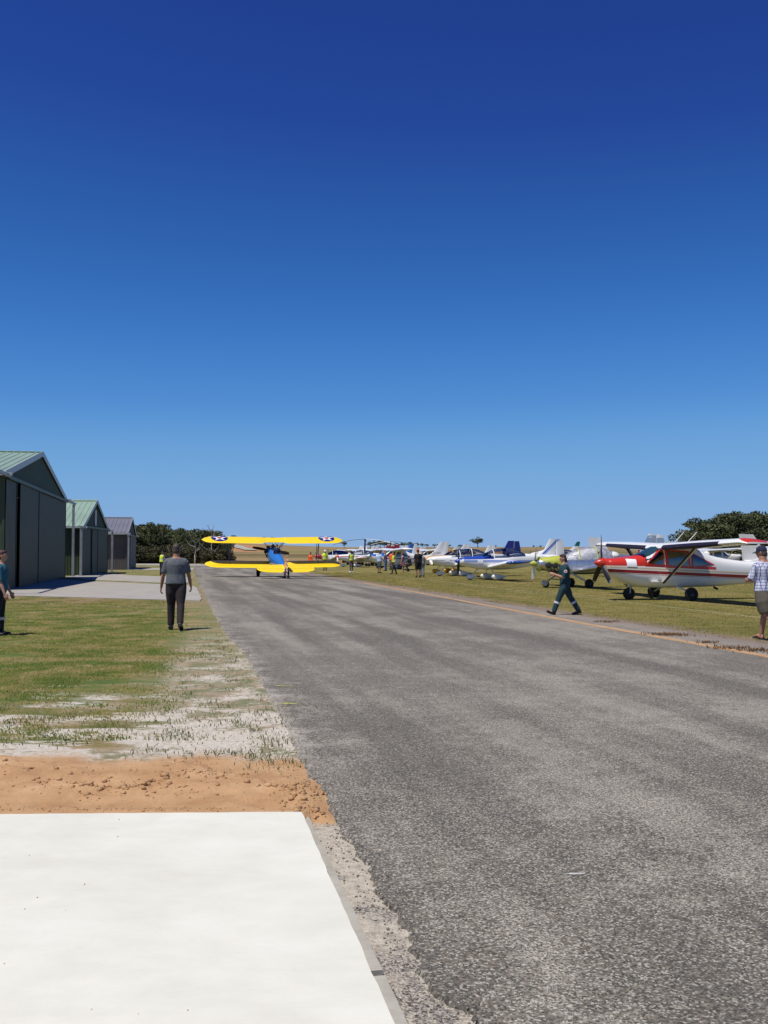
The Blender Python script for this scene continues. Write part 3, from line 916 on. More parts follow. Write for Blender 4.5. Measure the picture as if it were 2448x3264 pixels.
def leaf_cloud(rnd, clumps, n_per, size):
    Vs, T = [], []
    for (c, r) in clumps:
        n = int(n_per * r[0] * r[1] * 1.2) + 8
        d = rnd.normal(size=(n, 3)); d /= np.linalg.norm(d, axis=1)[:, None]
        rad = rnd.uniform(.35, 1.0, n) ** .5
        p = c + d * rad[:, None] * r
        q = rnd.normal(size=(n, 3)); q /= np.linalg.norm(q, axis=1)[:, None]
        e1 = np.cross(q, rnd.normal(size=(n, 3))); e1 /= np.linalg.norm(e1, axis=1)[:, None]
        e2 = np.cross(q, e1)
        s = size * rnd.uniform(.5, 1.35, n)[:, None]
        Vs.append(np.stack([p - e1 * s, p - e2 * s * .45, p + e1 * s, p + e2 * s * .45], 1).reshape(-1, 3))
        T.append(np.repeat(np.clip(rnd.normal(rnd.uniform(.3, .7), .16, n), 0, 1), 4))
    V = np.concatenate(Vs); F = np.arange(len(V)).reshape(-1, 4)
    return V, F, np.concatenate(T)

PROTO = {}
def make_tree(kind, seed):
    """unit tree 1 m tall, meshes reused by every copy"""
    rnd = np.random.RandomState(seed)
    root = bpy.data.objects.new(kind, None)
    mb = MB(); clumps = []
    if kind == 'gum_tree':
        lean = rnd.uniform(-.06, .06, 2)
        trunk = [Vector((0, 0, -.03)), Vector((lean[0] * .4, lean[1] * .4, .2)), Vector((lean[0], lean[1], .45)), Vector((lean[0] * 1.4, lean[1] * 1.4, .72))]
        mb.tube(trunk, [.030, .024, .017, .008], 7)
        for k in range(8):
            a = 2 * PI * k / 8 + rnd.uniform(-.4, .4); t = rnd.uniform(.25, .68)
            s = trunk[1].lerp(trunk[3], t); L = rnd.uniform(.20, .36)
            e = s + Vector((math.cos(a) * L, math.sin(a) * L, rnd.uniform(.08, .26)))
            mb.tube([s, s.lerp(e, .5) + Vector((0, 0, -.02)), e], [.013, .009, .004], 5)
            clumps.append((np.array(e), np.array([rnd.uniform(.10, .17), rnd.uniform(.10, .17), rnd.uniform(.08, .13)])))
        for k in range(15):
            a = rnd.uniform(0, 2 * PI); r = rnd.uniform(.05, .30); z = rnd.uniform(.36, .90)
            if z > .75: r *= .6
            clumps.append((np.array([lean[0] + r * math.cos(a), lean[1] + r * math.sin(a), z]), np.array([rnd.uniform(.07, .15), rnd.uniform(.07, .15), rnd.uniform(.05, .09)])))
        V, F, T = leaf_cloud(rnd, clumps, 7500, .026)
        mat, bark = M_LEAF, M_BARK if seed % 3 == 0 else M_BARKD
    else:
        mb.tube([(0, 0, -.05), (.02, 0, .3), (0, .03, .6)], [.05, .035, .01], 6)
        for k in range(5):
            a = 2 * PI * k / 5 + .3
            mb.tube([(0, 0, .1), (.25 * math.cos(a), .25 * math.sin(a), .45)], [.025, .008], 5)
        for k in range(20):
            a = rnd.uniform(0, 2 * PI); r = rnd.uniform(0, .52); z = rnd.uniform(.12, .82) * (1 - .5 * r)
            clumps.append((np.array([r * math.cos(a), r * math.sin(a), z]), np.array([rnd.uniform(.16, .26), rnd.uniform(.16, .26), rnd.uniform(.12, .2)])))
        V, F, T = leaf_cloud(rnd, clumps, 2600, .042)
        mat, bark = M_SHRUB, M_BARKD
    tr = mb.build('trunk', bark, root)
    C.objects.link(root)
    cr = np_mesh('crown', V, F, mat, root, attr=T)
    return root

protos = {'gum_tree': [make_tree('gum_tree', 30 + i) for i in range(6)], 'shrub': [make_tree('shrub', 60 + i) for i in range(3)]}
used = set()
def put_tree(kind, px, d, ytop, label, group, wide=1.0, rnd=random, name=None, ybase=None):
    x = (px - W0 / 2) / FPX * d
    zb = terrain_z(x, d)
    h = max(1.2, EYE + (YH - ytop) / FPX * d - zb)
    p = rnd.choice(protos[kind])
    if p.name in used: o = copy_tree(p)
    else: o = p; used.add(p.name)
    if name: o.name = name
    o.location = (x, d, zb - .02)
    o.rotation_euler = (0, 0, rnd.uniform(0, 6.28))
    s = h / (1.0 if kind == 'gum_tree' else .95)
    o.scale = (s * wide, s * wide, s)
    tag(o, label, 'tree' if kind == 'gum_tree' else 'shrub', group)
    return o

def tops(tab, x):
    return interp(tab, x) if x > tab[0][0] else tab[0][1]

def build_trees():
    rnd = random.Random(77)
    TL = [(360, 1652), (425, 1656), (470, 1664), (505, 1666), (560, 1676), (600, 1683), (640, 1682), (690, 1690), (715, 1697), (735, 1720)]
    L = 'dark gum tree in the dense stand between the hangars and the biplane'
    for i in range(46):
        px = 372 + 345 * (i + rnd.random()) / 46
        row = i % 3
        d = 158 + row * 14 + rnd.uniform(-5, 5)
        put_tree('gum_tree', px, d, tops(TL, px) + rnd.uniform(-6, 16) + (12 if row == 0 and rnd.random() < .6 else 0), L, 'trees of the left stand', rnd.uniform(.85, 1.25), rnd)
    for i in range(34):
        px = 395 + 340 * (i + rnd.random()) / 34
        put_tree('shrub', px, 150 + rnd.uniform(-3, 6) - .012 * (px - 400), 1738 + rnd.uniform(-12, 10) + .05 * (px - 400), 'low brown-green scrub bush at the foot of the left tree stand', 'scrub below the left stand', rnd.uniform(1.2, 1.7), rnd)
    TR = [(2185, 1730), (2200, 1692), (2225, 1650), (2290, 1632), (2345, 1622), (2392, 1630), (2415, 1612), (2460, 1620), (2560, 1610), (2700, 1620)]
    for i in range(40):
        px = 2200 + 440 * (i + rnd.random()) / 40
        row = i % 3
        d = 118 + row * 13 + rnd.uniform(-4, 4)
        put_tree('gum_tree', px, d, tops(TR, px) + rnd.uniform(-5, 16) + (24 * rnd.random() if row == 0 else 0), 'dark green tree in the thick wood behind the red and white aircraft', 'trees of the right wood', rnd.uniform(1.0, 1.4), rnd)
    for i in range(22):
        px = 2185 + 420 * (i + rnd.random()) / 22
        put_tree('shrub', px, 112 + rnd.uniform(-3, 3), 1715 + rnd.uniform(-14, 8) + (14 if px < 2230 else 0), 'bushy undergrowth at the foot of the right wood', 'undergrowth of the right wood', rnd.uniform(1.2, 1.6), rnd)
    put_tree('gum_tree', 1523, 455, 1709, 'lone round dark tree on the straw coloured skyline', None, 1.55, rnd)
    put_tree('gum_tree', 1098, 440, 1724, 'small dark tree on the skyline right of the biplane wing tip', None, 1.4, rnd)
    far = [(1180, 1727), (1196, 1721), (1212, 1720), (1226, 1724), (1240, 1727), (1262, 1729), (1288, 1727), (1308, 1726), (1325, 1729), (1346, 1731), (1362, 1733), (1385, 1732), (1402, 1733), (1430, 1734), (1468, 1735), (1579, 1737), (1620, 1739), (1700, 1740), (1722, 1741)]
    for (px, yt) in far:
        put_tree('gum_tree', px, 430 + rnd.uniform(-20, 30), yt, 'dark tree in the thin row along the far skyline', 'skyline trees', rnd.uniform(1.3, 2.2), rnd)
    for i in range(20):
        px = 725 + 8.5 * i + rnd.uniform(-2, 2)
        put_tree('gum_tree', px, 620, 1711 + rnd.uniform(-2, 4), 'tiny skyline tree above the yellow upper wing', 'tiny trees above the biplane wing', rnd.uniform(.7, 1.1), rnd)
    # bleached dead gums at the edge of the left stand
    for (px, yb, yt, sd, lab) in ((676, 1782, 1676, 1, 'tall bleached dead gum with forked pale trunk beside the biplane wing'), (622, 1788, 1716, 2, 'smaller leaning dead gum with bare white branches in the left stand'), (553, 1790, 1722, 3, 'thin bare dead stem before the dark left stand')):
        d = 146.0; x = (px - W0 / 2) / FPX * d; h = EYE + (YH - yt) / FPX * d
        r = random.Random(sd); root = empty('dead_tree', (x, d, 0), r.uniform(0, 6), lab, 'tree')
        mb = MB(); pts = [Vector((0, 0, -.1))]
        for k in range(1, 6): pts.append(pts[-1] + Vector((r.uniform(-.2, .2), r.uniform(-.2, .2), h * .17)))
        mb.tube(pts, [.13, .115, .09, .07, .045, .02], 7); mb.build('trunk', M_BARK, root)
        for k in range(7 if sd < 3 else 3):
            s = pts[r.randint(2, 5)]; a = r.uniform(0, 6.28); ln = r.uniform(.8, 1.9)
            e = s + Vector((math.cos(a) * ln, math.sin(a) * ln, r.uniform(.5, 1.3)))
            m = s.lerp(e, .5) + Vector((r.uniform(-.15, .15), 0, -.12))
            mb = MB(); mb.tube([s, m, e, e + Vector((r.uniform(-.3, .3), 0, .35))], [.045, .032, .018, .008], 5); mb.build('branch', M_BARK, root)
build_trees()
for ps in protos.values():
    for p in ps:
        if p.name in used or 'label' in p: continue
        for ch in list(p.children): bpy.data.objects.remove(ch)
        bpy.data.objects.remove(p)
# ------------------------------------------------------------------ aircraft
M_WHITE = paint('white_aircraft_paint', (.80, .80, .78), .28, var=.03, coat=.3)
M_CREAM = paint('off_white_aircraft_paint', (.72, .71, .66), .3, var=.05, coat=.2)
M_RED = paint('red_aircraft_paint', (.52, .035, .018), .28, var=.08, coat=.4)
M_DRED = paint('dark_red_aircraft_paint', (.33, .02, .03), .3, var=.08, coat=.3)
M_BLUE = paint('royal_blue_aircraft_paint', (.02, .075, .40), .28, var=.08, coat=.4)
M_NAVY = paint('navy_aircraft_paint', (.012, .014, .16), .28, var=.08, coat=.4)
M_BBLUE = paint('bright_blue_aircraft_paint', (.025, .16, .55), .3, var=.06, coat=.4)
M_LBLUE = paint('mid_blue_aircraft_paint', (.02, .14, .42), .3, var=.06, coat=.3)
M_TEAL = paint('teal_aircraft_paint', (.01, .13, .13), .3, var=.06, coat=.3)
M_YEL = paint('chrome_yellow_fabric', (.86, .60, .008), .38, var=.04, coat=.15)
M_YEL2 = paint('amber_and_shaded_yellow', (.72, .36, .02), .35, var=.05, coat=.2)
M_PRIM = paint('yellow_green_primer', (.42, .44, .06), .5, var=.12)
M_BLACK = paint('black_rubber', (.014, .014, .015), .75, var=.25, nsc=6)
M_BLKP = paint('black_paint', (.012, .012, .014), .4, var=.1)
M_DARKLE = paint('dark_leading_edge_boot', (.018, .014, .030), .5, var=.15)
M_STEEL = paint('dull_steel', (.40, .40, .41), .38, .8, var=.1)
M_ENG = paint('dark_engine_castings', (.06, .058, .055), .5, .4, var=.4, nsc=14)
M_SILV = paint('bare_aluminium', (.62, .63, .65), .30, .85, var=.10, nsc=2)
M_SEAT = paint('dark_seat_cloth', (.03, .03, .035), .8)
M_PAPER = paint('white_paper_sign', (.82, .82, .85), .7, var=.02)
M_TIPRED = paint('red_tip_paint', (.5, .03, .03), .4)
M_BROWN = paint('dark_wood_propeller', (.035, .02, .015), .35, var=.3)

def mat_glass(name, tint, dens=.55, rough=.03):
    """thin tinted perspex / window glass"""
    g = NG(name)
    t = g.n('ShaderNodeBsdfTransparent'); t.inputs[0].default_value = (*tint, 1)
    gl = g.n('ShaderNodeBsdfGlossy'); gl.inputs['Roughness'].default_value = rough
    fr = g.n('ShaderNodeFresnel'); fr.inputs[0].default_value = 1.5
    nz = g.math('MULTIPLY_ADD', g.noise(g.obj(), 4, 3), .08, c=dens - .5)
    f = g.math('ADD', fr.outputs[0], nz, True)
    mx = g.n('ShaderNodeMixShader')
    g.t.links.new(f, mx.inputs[0]); g.t.links.new(t.outputs[0], mx.inputs[1]); g.t.links.new(gl.outputs[0], mx.inputs[2])
    g.t.links.new(mx.outputs[0], g.t.nodes['Material Output'].inputs[0])
    return g.mat
M_CANOPY = mat_glass('clear_canopy_perspex', (.86, .88, .90), .53)
M_GREENG = mat_glass('green_tinted_cabin_glass', (.22, .40, .36), .60)
M_DARKG = mat_glass('dark_cabin_glass', (.10, .13, .15), .62)
def _foil():
    g = NG('crinkled_protective_film')
    n = g.noise(g.obj(), 9, 5, .7, dist=1.5)
    g.bump(n, .9, .05)
    return g.out(g.ramp(n, [(.3, (.30, .31, .33)), (.7, (.62, .63, .66))]), .25, .55)
M_FOIL = _foil()

def striped(name, base, bands, x0=None):
    """body paint with level or gently sloping stripes. bands: (z0, z1, slope per metre of x, colour, xmin, xmax)"""
    g = NG(name)
    o = g.obj(); x, y, z = g.xyz(o)
    nz = g.noise(o, 2.5, 5, .6)
    c = g.mix(nz, tuple(q * .95 for q in base), base)
    for (z0, z1, sl, col, xa, xb) in bands:
        zz = g.math('MULTIPLY_ADD', x, -sl, c=z)
        m = g.math('MULTIPLY', g.math('GREATER_THAN', zz, z0), g.math('LESS_THAN', zz, z1))
        if xa is not None: m = g.math('MULTIPLY', m, g.math('GREATER_THAN', x, xa))
        if xb is not None: m = g.math('MULTIPLY', m, g.math('LESS_THAN', x, xb))
        c = g.mix(m, c, col)
    return g.out(c, .28, coat=.3)

class Body:
    """lofted fuselage; stations (x, zc, w, ht, hb, n)"""
    def __init__(s, st, seg=28, sub=5):
        s.st = st
        xs = [q[0] for q in st]
        s.xs = []
        for a, b in zip(xs, xs[1:]):
            s.xs += list(np.linspace(a, b, sub, endpoint=False))
        s.xs.append(xs[-1]); s.seg = seg
    def at(s, x):
        st = s.st
        x = min(max(x, st[0][0]), st[-1][0])
        for i in range(len(st) - 1):
            if x <= st[i + 1][0] + 1e-9: break
        p1, p2 = st[i], st[i + 1]
        p0 = st[i - 1] if i else p1; p3 = st[i + 2] if i + 2 < len(st) else p2
        h = p2[0] - p1[0]; t = (x - p1[0]) / h
        out = []
        for k in range(1, 6):
            m1 = (p2[k] - p0[k]) / max(1e-6, p2[0] - p0[0]) * h; m2 = (p3[k] - p1[k]) / max(1e-6, p3[0] - p1[0]) * h
            t2, t3 = t * t, t * t * t
            out.append((2 * t3 - 3 * t2 + 1) * p1[k] + (t3 - 2 * t2 + t) * m1 + (-2 * t3 + 3 * t2) * p2[k] + (t3 - t2) * m2)
        return out
    def ring(s, x, grow=0):
        zc, w, ht, hb, n = s.at(x)
        r = []
        for j in range(s.seg):
            a = 2 * PI * j / s.seg; ca, sa = math.cos(a), math.sin(a)
            r.append(Vector((x, (w + grow) * math.copysign(abs(ca) ** (2 / n), ca), zc + ((ht if sa > 0 else hb) + grow) * math.copysign(abs(sa) ** (2 / n), sa))))
        return r
    def y(s, x, z):
        zc, w, ht, hb, n = s.at(x)
        q = min(1, abs(z - zc) / (ht if z > zc else hb))
        return w * max(0, 1 - q ** n) ** (1 / n)
    def mesh(s, name, mat, parent):
        mb = MB(); mb.rings([s.ring(x) for x in s.xs]); return mb.build(name, mat, parent, ang=50)
    def patch(s, name, mat, parent, q, side, off=.008, n=7, m=5):
        """panel lying on the skin between four (x, z) corners"""
        mb = MB(); V = []
        for i in range(m + 1):
            for j in range(n + 1):
                a, b = i / m, j / n
                x = (q[0][0] * (1 - b) + q[1][0] * b) * (1 - a) + (q[3][0] * (1 - b) + q[2][0] * b) * a
                z = (q[0][1] * (1 - b) + q[1][1] * b) * (1 - a) + (q[3][1] * (1 - b) + q[2][1] * b) * a
                V.append((x, side * (s.y(x, z) + off), z))
        mb.add(V, [(i * (n + 1) + j, i * (n + 1) + j + 1, (i + 1) * (n + 1) + j + 1, (i + 1) * (n + 1) + j) for i in range(m) for j in range(n)])
        return mb.build(name, mat, parent)

AF = [(1.0, .0), (.85, .035), (.65, .075), (.45, .105), (.28, .115), (.14, .098), (.05, .065), (.012, .03), (0, 0), (.012, -.02), (.05, -.035), (.14, -.045), (.3, -.047), (.5, -.04), (.75, -.022), (.9, -.008)]
def foil(p, chord, t=1.0, sym=False, flip=0):
    """airfoil ring in the xz plane with its leading edge at p, chord running aft (+x)"""
    if sym: prof = [(c, (z if z > 0 else z * 1.9) * .75) for c, z in AF]
    else: prof = AF
    return [Vector((p[0] + c * chord, p[1], p[2] + z * chord * t)) for c, z in prof]
def vfoil(p, chord, th):
    """symmetric section in the xy plane for a fin"""
    pr = [(1, 0), (.7, .045), (.4, .07), (.15, .06), (.03, .03), (0, 0), (.03, -.03), (.15, -.06), (.4, -.07), (.7, -.045)]
    return [Vector((p[0] + c * chord, p[1] + y * chord * th, p[2])) for c, y in pr]

M_HUB = paint('dusty_grey_hub', (.16, .155, .15), .5, .2)
def wheel(parent, c, r, w, name='wheel', rim=None):
    mb = MB(); mb.lathe(c, (0, 1, 0), [(-w / 2, r * .45), (-w / 2, r * .86), (-w * .3, r * .97), (0, r), (w * .3, r * .97), (w / 2, r * .86), (w / 2, r * .45)], 20)
    o = mb.build(name, M_BLACK, parent)
    mb = MB(); mb.lathe(c, (0, 1, 0), [(-w * .50, r * .12), (-w * .50, r * .38), (-w * .42, r * .60), (w * .42, r * .60), (w * .50, r * .38), (w * .50, r * .12)], 16); mb.build('hub', rim or M_HUB, o)
    return o
def spat(parent, c, L, mat, h=.36, w=.17):
    """teardrop wheel fairing; c is the axle position"""
    mb = MB(); rings = []
    for t, rw, rh, dz in ((0, .04, .04, .02), (.03, .35, .33, .02), (.10, .68, .64, .01), (.24, .95, .93, 0), (.40, 1, 1, 0), (.56, .88, .84, 0), (.74, .58, .55, .01), (.88, .30, .28, .03), (1, .05, .05, .04)):
        x = c[0] - L * .38 + L * t
        rings.append([Vector((x, c[1] + w / 2 * rw * math.cos(2 * PI * j / 12), c[2] + dz + h / 2 * rh * math.sin(2 * PI * j / 12) + .02)) for j in range(12)])
    mb.rings(rings); o = mb.build('wheel_fairing', mat, parent, ang=80)
    mb = MB(); mb.lathe((c[0] - .02, c[1], .13), (0, 1, 0), [(-.05, .10), (-.05, .125), (.05, .125), (.05, .10)], 14); mb.build('tyre', M_BLACK, o)
    return o
def propeller(parent, c, L, angs, bmat, smat, tip=None, spin=(.33, .17), axis_tilt=0):
    mb = MB(); sl, sr = spin
    mb.lathe((c[0], c[1], c[2]), (1, 0, 0), [(-sl, .004), (-sl * .86, sr * .32), (-sl * .55, sr * .68), (-sl * .25, sr * .92), (0, sr), (.03, sr)], 18); mb.build('spinner', smat, parent)
    for a in angs:
        p = MB(); rings = []
        d = Vector((0, math.sin(a), math.cos(a))); e = Vector((0, math.cos(a), -math.sin(a)))
        for t, ch, tw in ((.06, .05, .9), (.2, .08, .85), (.5, .095, .72), (.8, .085, .6), (.95, .065, .55), (1, .03, .55)):
            q = Vector((c[0] - .07, c[1], c[2])) + d * (L * t)
            ax = e * math.cos(tw) + Vector((1, 0, 0)) * math.sin(tw); nr = d.cross(ax)
            rings.append([q + ax * (ch * math.cos(2 * PI * j / 8)) + nr * (.016 * (1.3 - t) * math.sin(2 * PI * j / 8)) for j in range(8)])
        p.rings(rings); b = p.build('propeller_blade', bmat, parent)
        if tip:
            p = MB(); r2 = []
            for ring in rings[-2:]:
                m = sum(ring, Vector()) / len(ring); r2.append([m + (v - m) * 1.12 for v in ring])
            r2[0] = [v - d * (L * .05) for v in r2[0]]
            p.rings(r2); p.build('tip', tip, b)
def text_mesh(txt, size, mat, parent, M, name='lettering', ext=.002):
    cu = bpy.data.curves.new(name, 'FONT'); cu.body = txt; cu.size = size; cu.align_x = 'CENTER'; cu.align_y = 'CENTER'; cu.extrude = ext
    o = bpy.data.objects.new(name, cu); C.objects.link(o)
    me = bpy.data.meshes.new_from_object(o.evaluated_get(bpy.context.evaluated_depsgraph_get()))
    bpy.data.objects.remove(o); bpy.data.curves.remove(cu)
    me.materials.clear(); me.materials.append(mat)
    r = lk(bpy.data.objects.new(name, me), parent); r.matrix_local = M
    return r

def low_wing(loc, rz, label, s):
    """two-seat low-wing aircraft, nose to -x, spinner tip at x=0"""
    root = empty('light_aircraft', loc, rz, label, 'aircraft', 'aircraft parked along the field')
    B = Body([(.30, 1.16, .16, .15, .17, 2), (.42, 1.15, .36, .22, .24, 2.3), (.95, 1.12, .45, .30, .36, 2.6), (1.5, 1.10, .50, .36, .44, 2.8), (2.3, 1.08, .54, .40, .45, 3), (3.3, 1.08, .53, .44, .44, 3),
              (4.0, 1.12, .42, .50, .42, 2.6), (5.2, 1.22, .24, .36, .32, 2.3), (6.35, 1.34, .09, .20, .20, 2.2), (6.8, 1.38, .03, .12, .12, 2)])
    fb = B.mesh('fuselage', s['body'], root)
    if s.get('cowl_open'):
        pass
    # canopy bubble
    cz = [(1.75, .02), (2.0, .20), (2.4, .37), (2.9, .44), (3.3, .43), (3.8, .30), (4.25, .10), (4.45, .01)]
    mb = MB(); rings = []
    for x, h in cz:
        zc, w, ht, hb, n = B.at(x); zb = zc + ht * .62
        ww = min(w * .90, B.y(x, zb)); hh = ht * .38 + h
        rings.append([Vector((x, ww * math.cos(PI * j / 12) * (1 - .12 * math.sin(PI * j / 12)), zb + hh * math.sin(PI * j / 12))) for j in range(13)])
    mb.rings(rings, cap=False, close=False); cn = mb.build('canopy', s.get('canopy', M_CANOPY), root)
    for xf in s.get('frames', (2.42,)):
        k = min(range(len(cz)), key=lambda i: abs(cz[i][0] - xf)); ring = rings[k]
        f = MB(); f.tube([p + Vector((0, 0, .006)) for p in ring], .028, 6); f.build('frame', s.get('frame', M_WHITE), cn)
    f = MB(); f.tube([r[0] for r in rings], .016, 5); f.build('frame', s.get('frame', M_WHITE), cn)
    for y in (-.22, .22):
        mb = MB(); mb.box((3.28, y, 1.42), (.12, .36, .62), M=Matrix.Rotation(.25, 3, 'Y')); mb.box((2.95, y, 1.2), (.5, .36, .12)); mb.build('seat', M_SEAT, root, bevel=.02)
    mb = MB(); mb.box((2.15, 0, 1.44), (.1, .8, .22)); mb.build('instrument_panel', M_BLKP, root, smooth=False)
    # wings
    for sd in (-1, 1):
        mb = MB(); secs = [(1.95, .40, .78, 1.48, 1.15), (1.95, 1.2, .84, 1.48, 1.15), (1.95, 3.55, 1.05, 1.46, 1.1), (2.0, 3.70, 1.07, 1.38, .8)]
        rr = [foil((x, sd * y, z), c, t) for x, y, z, c, t in secs]; mb.rings(rr); w = mb.build('wing', s.get('wing', M_WHITE), root)
        mb = MB(); rr = [foil((2.0, sd * 3.705, 1.07), 1.38, .85), foil((2.06, sd * 3.80, 1.09), 1.3, .75), foil((2.3, sd * 3.92, 1.12), 1.0, .35)]; mb.rings(rr); mb.build('wing_tip', s.get('tip', M_WHITE), w)
        if s.get('tip_mark'):
            mb = MB(); mb.lathe((2.35, sd * 3.9, 1.14), (0, sd, .3), [(0, .001), (0, .05), (.01, .05), (.01, .001)], 12); mb.build('nav_light', M_PAPER, w)
        if s.get('tip_band'):
            mb = MB(); mb.rings([foil((1.94, sd * 3.1, 1.012), 1.49, 1.16), foil((1.94, sd * 3.5, 1.05), 1.48, 1.16)]); mb.build('tip_band', s['tip_band'], w)
        mb = MB(); mb.rings([foil((5.75, sd * .08, 1.42), .85, .7, True), foil((5.95, sd * 1.35, 1.44), .62, .7, True)]); tp = mb.build('tailplane', s.get('tail', M_WHITE), root)
        mb = MB(); mb.box((6.62, sd * .72, 1.44), (.015, 1.1, .05)); mb.build('hinge_line', M_BLKP, tp, smooth=False)
    # fin and rudder
    fh = s.get('fin_h', 1.0)
    mb = MB(); mb.rings([vfoil((5.55, 0, 1.45), .95, 1.0), vfoil((5.75, 0, 1.45 + .4 * fh), .78, .9), vfoil((6.12, 0, 1.45 + 1.07 * fh), .46, .8)]); fn = mb.build('fin', s.get('fin', M_WHITE), root)
    mb = MB(); mb.rings([vfoil((6.52, 0, 1.22), .58, .5), vfoil((6.55, 0, 1.45 + .4 * fh), .52, .5), vfoil((6.60, 0, 1.45 + 1.05 * fh), .36, .5)]); rd = mb.build('rudder', s.get('rudder', s.get('fin', M_WHITE)), root)
    if s.get('fin_cap'):
        mb = MB(); mb.rings([vfoil((6.10, 0, 2.42), .44, 1.0), vfoil((6.16, 0, 2.60), .32, .8)]); mb.build('cap', s['fin_cap'], fn)
        mb = MB(); mb.rings([vfoil((6.585, 0, 2.40), .42, .7), vfoil((6.62, 0, 2.57), .3, .6)]); mb.build('cap', s['fin_cap'], rd)
    # gear
    if s.get('spats', True):
        spat(root, (1.0, 0, .17), .72, s.get('spat', M_WHITE), .34, .16)
        for sd in (-1, 1): spat(root, (2.35, sd * 1.12, .19), .95, s.get('spat', M_WHITE), .38, .20)
    else:
        wheel(root, (.82, 0, .17), .17, .11); mb = MB(); mb.lathe((.76, 0, .22), (0, 1, 0), [(-.075, .02), (-.075, .14), (.075, .14), (.075, .02)], 12); mb.build('fork_fairing', M_STEEL, root)
        for sd in (-1, 1): wheel(root, (2.55, sd * 1.12, .22), .22, .15)
    nx = 1.0 if s.get('spats', True) else .82
    mb = MB(); mb.tube([(1.55, 0, .74), (nx + .05, 0, .28)], [.045, .03], 8); mb.build('nose_leg', s.get('leg', M_CREAM), root)
    for sd in (-1, 1):
        mx = 2.35 if s.get('spats', True) else 2.55
        mb = MB(); mb.tube([(1.95 if not s.get('spats', True) else 2.15, sd * .35, .72), (mx, sd * 1.1, .24)], [(.05, .03), (.04, .024)], 8); mb.build('main_leg', s.get('leg', M_CREAM), root)
    propeller(root, (.33, 0, 1.16), .88, s.get('blades', (0, PI)), s.get('prop', M_BLKP), s.get('spin', M_WHITE), s.get('prop_tip'))
    # cooling inlets and exhaust
    for sd in (-1, 1):
        mb = MB(); mb.ell((.415, sd * .22, 1.20), (.02, .09, .06), 10, 6); mb.build('air_inlet', M_BLKP, root)
    mb = MB(); mb.tube([(1.2, .12, .78), (1.5, .12, .66)], .03, 8); mb.build('exhaust_pipe', M_STEEL, root)
    if s.get('sign'):
        x0 = s['sign']; B.patch('paper_sign', M_PAPER, root, [(x0, 1.02), (x0 + .34, 1.02), (x0 + .34, 1.24), (x0, 1.24)], -1, .012)
    if s.get('band2'):
        pass
    return root, B

